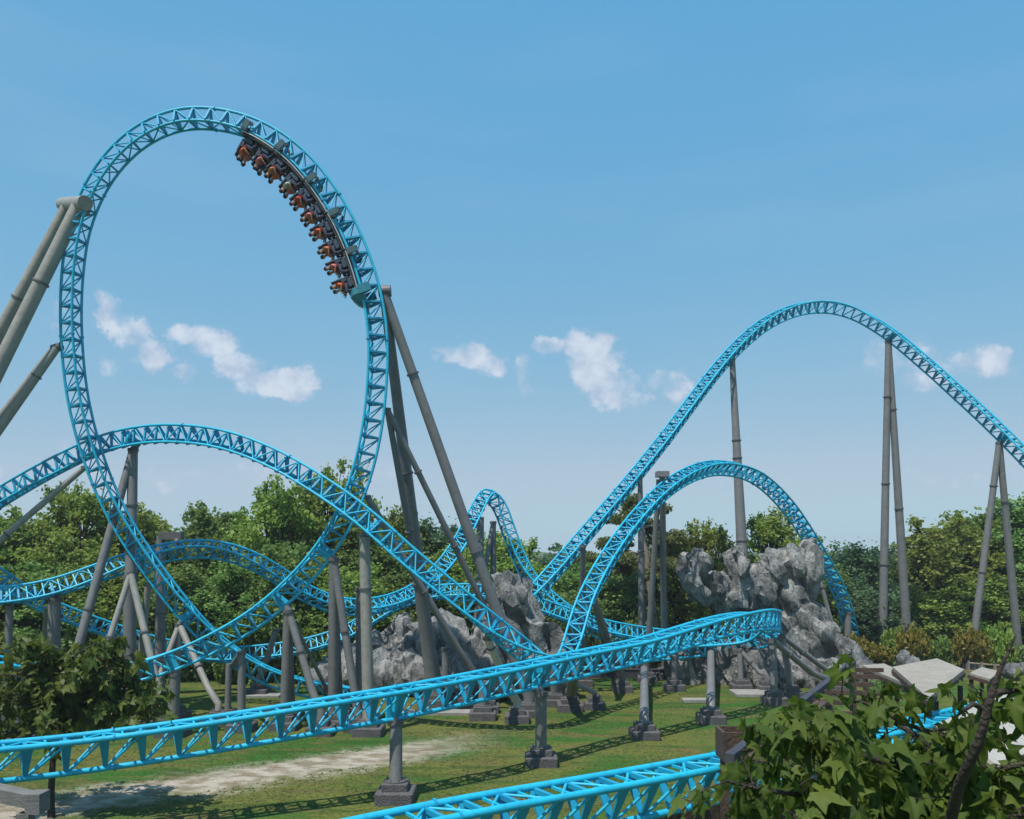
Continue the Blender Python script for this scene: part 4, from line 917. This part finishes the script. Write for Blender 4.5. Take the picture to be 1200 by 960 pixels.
# left young tree
def left_tree():
    D = 32.5; o = root('young_tree', G(62, D), 'bushy young tree with lobed leaves behind the front track at the left', 'tree'); rs = random.Random(3)
    MB().tube([G(60, D) + Vector((0, 0, -.1)), P(60, 930, D), P(62, 890, D), P(60, 850, D), P(64, 815, D), P(68, 780, D), P(72, 760, D)], [.15, .125, .11, .1, .08, .05, .03], 9).build('trunk', M['bark'], o)
    limbs = []
    for k in range(52):
        f = rs.uniform(0, 1); st = P(61 + 6 * f, 862 - 85 * f, D); a = rs.uniform(0, 6.28); ln = rs.uniform(1.6, 4.4) * (1 - .45 * f)
        dx = math.cos(a) * ln * 1.15 + .35; dy = math.sin(a) * ln * .75; up = rs.uniform(-.1, .9) * (1.0 + .5 * f) 
        if dx < -2.2: up += .4
        e = st + Vector((dx, dy, up)); limbs.append(([st, st + Vector((dx * .35, dy * .35, up * .55)), st + Vector((dx * .7, dy * .7, up * .9)), e], .045, .012))
    c = leafy_limbs(limbs, o, M['leaf_maple2'], rs, .2, .62, 6, .40, Vector((0, 0, .2)))
left_tree()
# right near tree
def right_tree():
    o = root('maple_tree', Vector((3.9, 6.9, 0)), 'near maple tree whose big lobed leaves fill the bottom right corner', 'tree'); rs = random.Random(12)
    MB().tube([Vector((3.9, 6.9, -.2)), Vector((3.8, 6.9, 3)), Vector((3.6, 6.8, 6)), P(1108, 985, 5.9), P(1124, 920, 5.5), P(1148, 868, 5.25), P(1160, 820, 5.2), P(1172, 785, 5.2), P(1190, 745, 5.2)], [.16, .14, .10, .042, .036, .030, .024, .015, .005], 9).build('trunk', M['bark'], o)
    L = []
    def li(*q, r0=.03, r1=.008): L.append(([P(*a) for a in q], r0, r1))
    li((1118, 930, 6.6), (1060, 900, 6.3), (990, 880, 6.1), (920, 872, 6), (868, 880, 5.9))
    li((1112, 960, 6.6), (1040, 950, 6.2), (960, 935, 5.9), (890, 925, 5.7), (850, 915, 5.6))
    li((1125, 905, 6.6), (1070, 860, 6.8), (1020, 830, 7), (975, 812, 7.1))
    li((1145, 885, 6.5), (1110, 865, 6.6), (1060, 848, 6.7), (1010, 822, 6.9))
    li((1112, 950, 6.6), (1050, 985, 6), (980, 990, 5.6), (900, 975, 5.4))
    li((1120, 915, 6.6), (1180, 900, 6.2), (1230, 890, 6))
    li((1162, 835, 6.5), (1140, 825, 6.3), (1120, 840, 6.2))
    li((1165, 812, 6.5), (1195, 808, 6.6), (1225, 815, 6.7))
    li((1110, 975, 6.6), (1170, 960, 6.1), (1230, 950, 5.8))
    li((1105, 990, 6.6), (1020, 1010, 6), (930, 1020, 5.6))
    li((1125, 900, 6.6), (1090, 905, 7.2), (1040, 890, 7.7), (980, 880, 8))
    li((1112, 950, 6.6), (1150, 925, 7.2), (1200, 905, 7.7))
    li((1112, 985, 6.6), (1060, 965, 7.3), (1000, 945, 7.8), (930, 930, 8.2), (880, 905, 8.4))
    li((1000, 878, 6.1), (960, 850, 6.1), (930, 838, 6.2), r0=.015, r1=.005)
    li((1108, 985, 6.6), (1150, 1000, 6.6), (1210, 1000, 6.6))
    li((960, 850, 6.1), (925, 835, 6.3), (895, 858, 6.4), r0=.012, r1=.005)
    li((1040, 890, 7.7), (1000, 860, 7.8), (950, 835, 8), (900, 865, 8.1), r0=.015, r1=.005)
    li((1112, 960, 6.6), (1060, 930, 7), (1000, 910, 7.3), (940, 900, 7.5), (880, 890, 7.6))
    li((1150, 925, 7.2), (1120, 880, 7.4), (1080, 860, 7.5), r0=.015, r1=.005)
    leafy_limbs(L, o, M['leaf_maple'], rs, .092, .28, 6, .185, Vector((0, -.6, 0)), droop=1.1)
right_tree()

# ------------------------------------------------------------------ shelter, fence, canopies, gantry at the left corner
def shelter():
    o = root('timber_shelter', Vector((6.6, 24, 0)), 'dark timber shelter with a sloping slate edged roof behind the maple leaves', 'shelter')
    a, b_ = P(855, 890, 19.6), P(1000, 778, 36.2)
    MB().beam(a, b_, .22, .26).build('eave_edge', M['slate'], o)
    off = Vector((1.6, -.9, .1))
    for k in range(9):
        f = (k + .4) / 9; p = a.lerp(b_, f) + Vector((0, 0, -.10)); MB().beam(p, p + off * (1.0 - .3 * f), .12, .16).build('rafter', M['wood'], o)
    for f in (.06, .35, .62, .92):
        p = a.lerp(b_, f) + Vector((.18, -.1, -.14)); MB().box((p.x, p.y, p.z / 2), .2, .2, p.z - .02).build('post', M['wood'], o)
    rr = MB(); b2 = a.lerp(b_, .45); q = [a + off * .2 + Vector((0, 0, .03)), b2 + off * .2 + Vector((0, 0, .03)), b2 + off * .4 + Vector((0, 0, .03)), a + off * .4 + Vector((0, 0, .03))]; rr.prism(q, (-.3, .1, 1), .06); rr.build('roof_boards', M['wood'], o)
    # brown box at the head of the near post
    c = P(866, 870, 24); g = MB(); g.box(c + Vector((0, 0, -.4)), 1.1, .9, .08); 
    for (dx, dy, sx, sy) in ((-.52, 0, .08, .9), (.52, 0, .08, .9), (0, -.42, 1.0, .08), (0, .42, 1.0, .08)): g.box(c + Vector((dx, dy, 0)), sx, sy, .74)
    g.build('timber_box', M['wood'], o)
    MB().box((c.x - .4, c.y, (c.z - .44) / 2), .22, .22, c.z - .46).build('post', M['wood'], o)
shelter()
def plank_wall():
    b = MB(); s = JP.L; n = 110
    o = root('plank_wall', JP.at(0)[0] * Vector((1, 1, 0)), 'brown vertical plank wall directly under the nearest track', 'fence')
    wd = .24; d = 0; m = MB(); k = 0
    while d < JP.L - 1:
        q, t, u, sd = JP.at(d); q2 = JP.at(d + wd)[0]
        X = Vector((t.x, t.y, 0)).normalized(); Y = Vector((-X.y, X.x, 0)); top = q.z - .80 + .02 * math.sin(k * 7.3)
        m.box(((q.x + q2.x) / 2, (q.y + q2.y) / 2 + .3, top / 2), wd - .012, .05 + .01 * (k % 3), top, X, Y); d += wd; k += 1
    m.build('plank_panel', M['wood'], o)
    r_ = MB(); r_.tube([JP.at(i * JP.L / 30)[0] * Vector((1, 1, 1)) + Vector((0, .36, -.80)) for i in range(30)], .05, 6); r_.build('cap_rail', M['wood'], o)
plank_wall()
def canopy(label, corners, z_off, mt):
    pts_ = [P(*c) for c in corners]; c0 = sum(pts_, Vector()) / 4
    o = root('canopy', Vector((c0.x, c0.y, 0)), label, 'canopy', 'pale canopies behind the maple leaves'); n = (pts_[1] - pts_[0]).cross(pts_[3] - pts_[0]).normalized()
    if n.z < 0: n = -n; pts_.reverse()
    MB().prism(pts_, n, .12).build('roof', mt, o)
    for i, p in enumerate(pts_):
        q = pts_[(i + 1) % 4]; MB().beam(p - n * .16, q - n * .16, .1, .18).build('fascia', M['wood'], o)
        pp = p.lerp(c0, .12); MB().box((pp.x, pp.y, (pp.z - .3) / 2), .16, .16, pp.z - .3).build('post', M['wood'], o)
canopy('beige ribbed canopy roof tilted beside the foot of the crag', [(1046, 783, 38.5), (1098, 773, 40.5), (1130, 786, 37.5), (1088, 820, 31.5)], 0, M['canopy'])
canopy('narrow pinkish beige canopy strip left of the larger ribbed one', [(1010, 781, 42), (1036, 779, 42.5), (1088, 802, 36), (1070, 807, 35)], 0, M['canopy'])
canopy('broad whitish canopy roof at the right edge behind the leader branch', [(1098, 850, 27), (1190, 806, 34), (1290, 840, 33), (1170, 900, 25)], 0, M['white'])
canopy('small tan canopy top right of the ribbed one', [(1136, 790, 46), (1150, 783, 48), (1172, 788, 47.5), (1160, 797, 45.5)], 0, M['canopy'])
M['concrete_d'] = mat('weathered_concrete', (.17, .165, .16), .9, 0, (.13, .125, .12), 2, bump=.3, bscale=12)
def corner_gantry():
    o = root('concrete_frame', G(22, 26.4), 'low grey concrete frame in the bottom left corner', 'frame')
    a, b_ = P(-60, 917, 27.5), P(50, 940, 26.6)
    MB().beam(a, b_, .5, .42).build('top_beam', M['concrete_d'], o)
    MB().box(P(44, 938, 26.55) + Vector((0, 0, -.05)), .45, .62, .62).build('end_block', M['concrete_d'], o)
    p = P(30, 945, 26.7); MB().box((p.x, p.y, (p.z - .2) / 2), .38, .38, p.z - .2).build('post', M['concrete_d'], o)
corner_gantry()
def rail_fence():
    o = root('rail_fence', G(1170, 66), 'low weathered wooden rail fence under the trees at the right edge', 'fence')
    A = G(1135, 68); B_ = G(1215, 64)
    for i in range(6):
        p = A.lerp(B_, i / 5); MB().box(p + Vector((0, 0, .75)), .14, .14, 1.5).build('post', M['bark_pale'], o)
    for z in (.7, 1.35): MB().tube([A + Vector((0, .1, z)), B_ + Vector((0, .1, z + .1))], .07, 6).build('rail', M['bark_pale'], o)
rail_fence()
def hedge_shade_bar():  # dark solid bar set where the lawn falls into hedge and ditch shade
    m = mat('dark_hedge_leaf', (.02, .03, .012), .9)
    o = root('shade_bar', G(750, 66.5), 'dark bar standing in for shade at the back of the lawn left of the crag', 'shade bar')
    MB().beam(G(640, 68.5) + Vector((0, 0, .35)), G(800, 68.5) + Vector((0, 0, .35)), .4, .8).build('shade_bar_body', M['slate'], o)
    MB().beam(G(640, 68.5) + Vector((0, 0, .79)), G(800, 68.5) + Vector((0, 0, .79)), .5, .08).build('shade_bar_cap', M['slate'], o)
hedge_shade_bar()
for (px, D, sx, sy, lb) in ((880, 61, 2.6, 2.2, 'pale flat concrete slab at the feet of the hairpin props'), (512, 53.5, 5.5, 1.2, 'pale concrete strip in the grass left of the middle footings'), (305, 60, 3.0, 1.4, 'pale concrete slab seen under the bottom of the loop'), (815, 58, 1.8, .8, 'tiny pale slab in the lawn left of the hairpin column')):
    b = MB().box(Vector((0, 0, .1)), sx, sy, .22, bev=.03); o = b.build('concrete_slab', M['concrete_l'], origin=(0, 0, 0)); o.location = G(px, D); tag(o, lb, 'slab')
# rust-red flower bed by the nearest track
o = bpy.data.objects.new('flower_bed', shrub_mesh('leaf_d', 77, .12, 10, 90)); COL.objects.link(o); o.location = (6.6, 30.5, -.1); o.scale = (.7, .5, .5)
fm = leafmat('rust_flowers', (.35, .10, .05), (.22, .09, .04), (.4, .16, .08)); o.data.materials[0] = fm; tag(o, 'low rust red flowers beside the nearest track left of the shelter', 'flowers')

# ------------------------------------------------------------------ grass tufts
def grass():
    nr = np.random.RandomState(2); n = 22000; D = 33 + 34 * nr.uniform(0, 1, n) ** 1.3; px = nr.uniform(-60, 1010, n); x = (px - 600) / 1000 * D
    keep = np.array([noise.noise(Vector((a * .25, b_ * .25, 7))) > -.25 and not (abs(b_ - (47.2 + .72 * a)) < 1.8 and a < -3) for a, b_ in zip(x, D)]); x = x[keep]; D = D[keep]; n = len(x)
    z = np.array([ground_z(a, b_) for a, b_ in zip(x, D)]); V = []; Fc = []
    ang = nr.uniform(0, 6.28, n); h = nr.uniform(.015, .05, n); wd = nr.uniform(.03, .08, n)
    dx = np.cos(ang) * wd; dy = np.sin(ang) * wd; lx = nr.normal(0, .10, n); ly = nr.normal(0, .08, n) + .05
    vs = np.stack([np.stack([x - dx, D - dy, z - .01], 1), np.stack([x + dx, D + dy, z - .01], 1), np.stack([x + lx + dx * .3, D + ly + dy * .3, z + h], 1), np.stack([x + lx - dx * .8, D + ly - dy * .8, z + h * .8], 1)], 1).reshape(-1, 3)
    fs = [(4 * i, 4 * i + 1, 4 * i + 2, 4 * i + 3) for i in range(n)]
    gm = leafmat('grass_blades', (.07, .13, .025), (.12, .14, .036), (.17, .16, .05), .5, .7, .2)
    o = bpy.data.objects.new('grass', mesh_np('grass', vs, fs, gm)); COL.objects.link(o); tag(o, 'short tufts of grass on the lawn under the tracks', 'grass', kind='stuff')
grass()

# ------------------------------------------------------------------ haze
HAZE = 0.0003
if HAZE > 0:
    b = MB().box(Vector((0, 900, 25)), 3400, 2300, 54); hz = bpy.data.materials.new('haze'); hz.use_nodes = True; t = hz.node_tree; t.nodes.clear()
    v_ = N(t, 'ShaderNodeVolumePrincipled'); v_.inputs['Color'].default_value = (.82, .9, 1, 1); v_.inputs['Density'].default_value = HAZE; oo = N(t, 'ShaderNodeOutputMaterial'); t.links.new(v_.outputs[0], oo.inputs['Volume'])
    tag(b.build('haze', hz), kind='stuff')

for o in bpy.data.objects:
    for k_ in ('_w', '_m', '_fs'):
        if k_ in o: del o[k_]
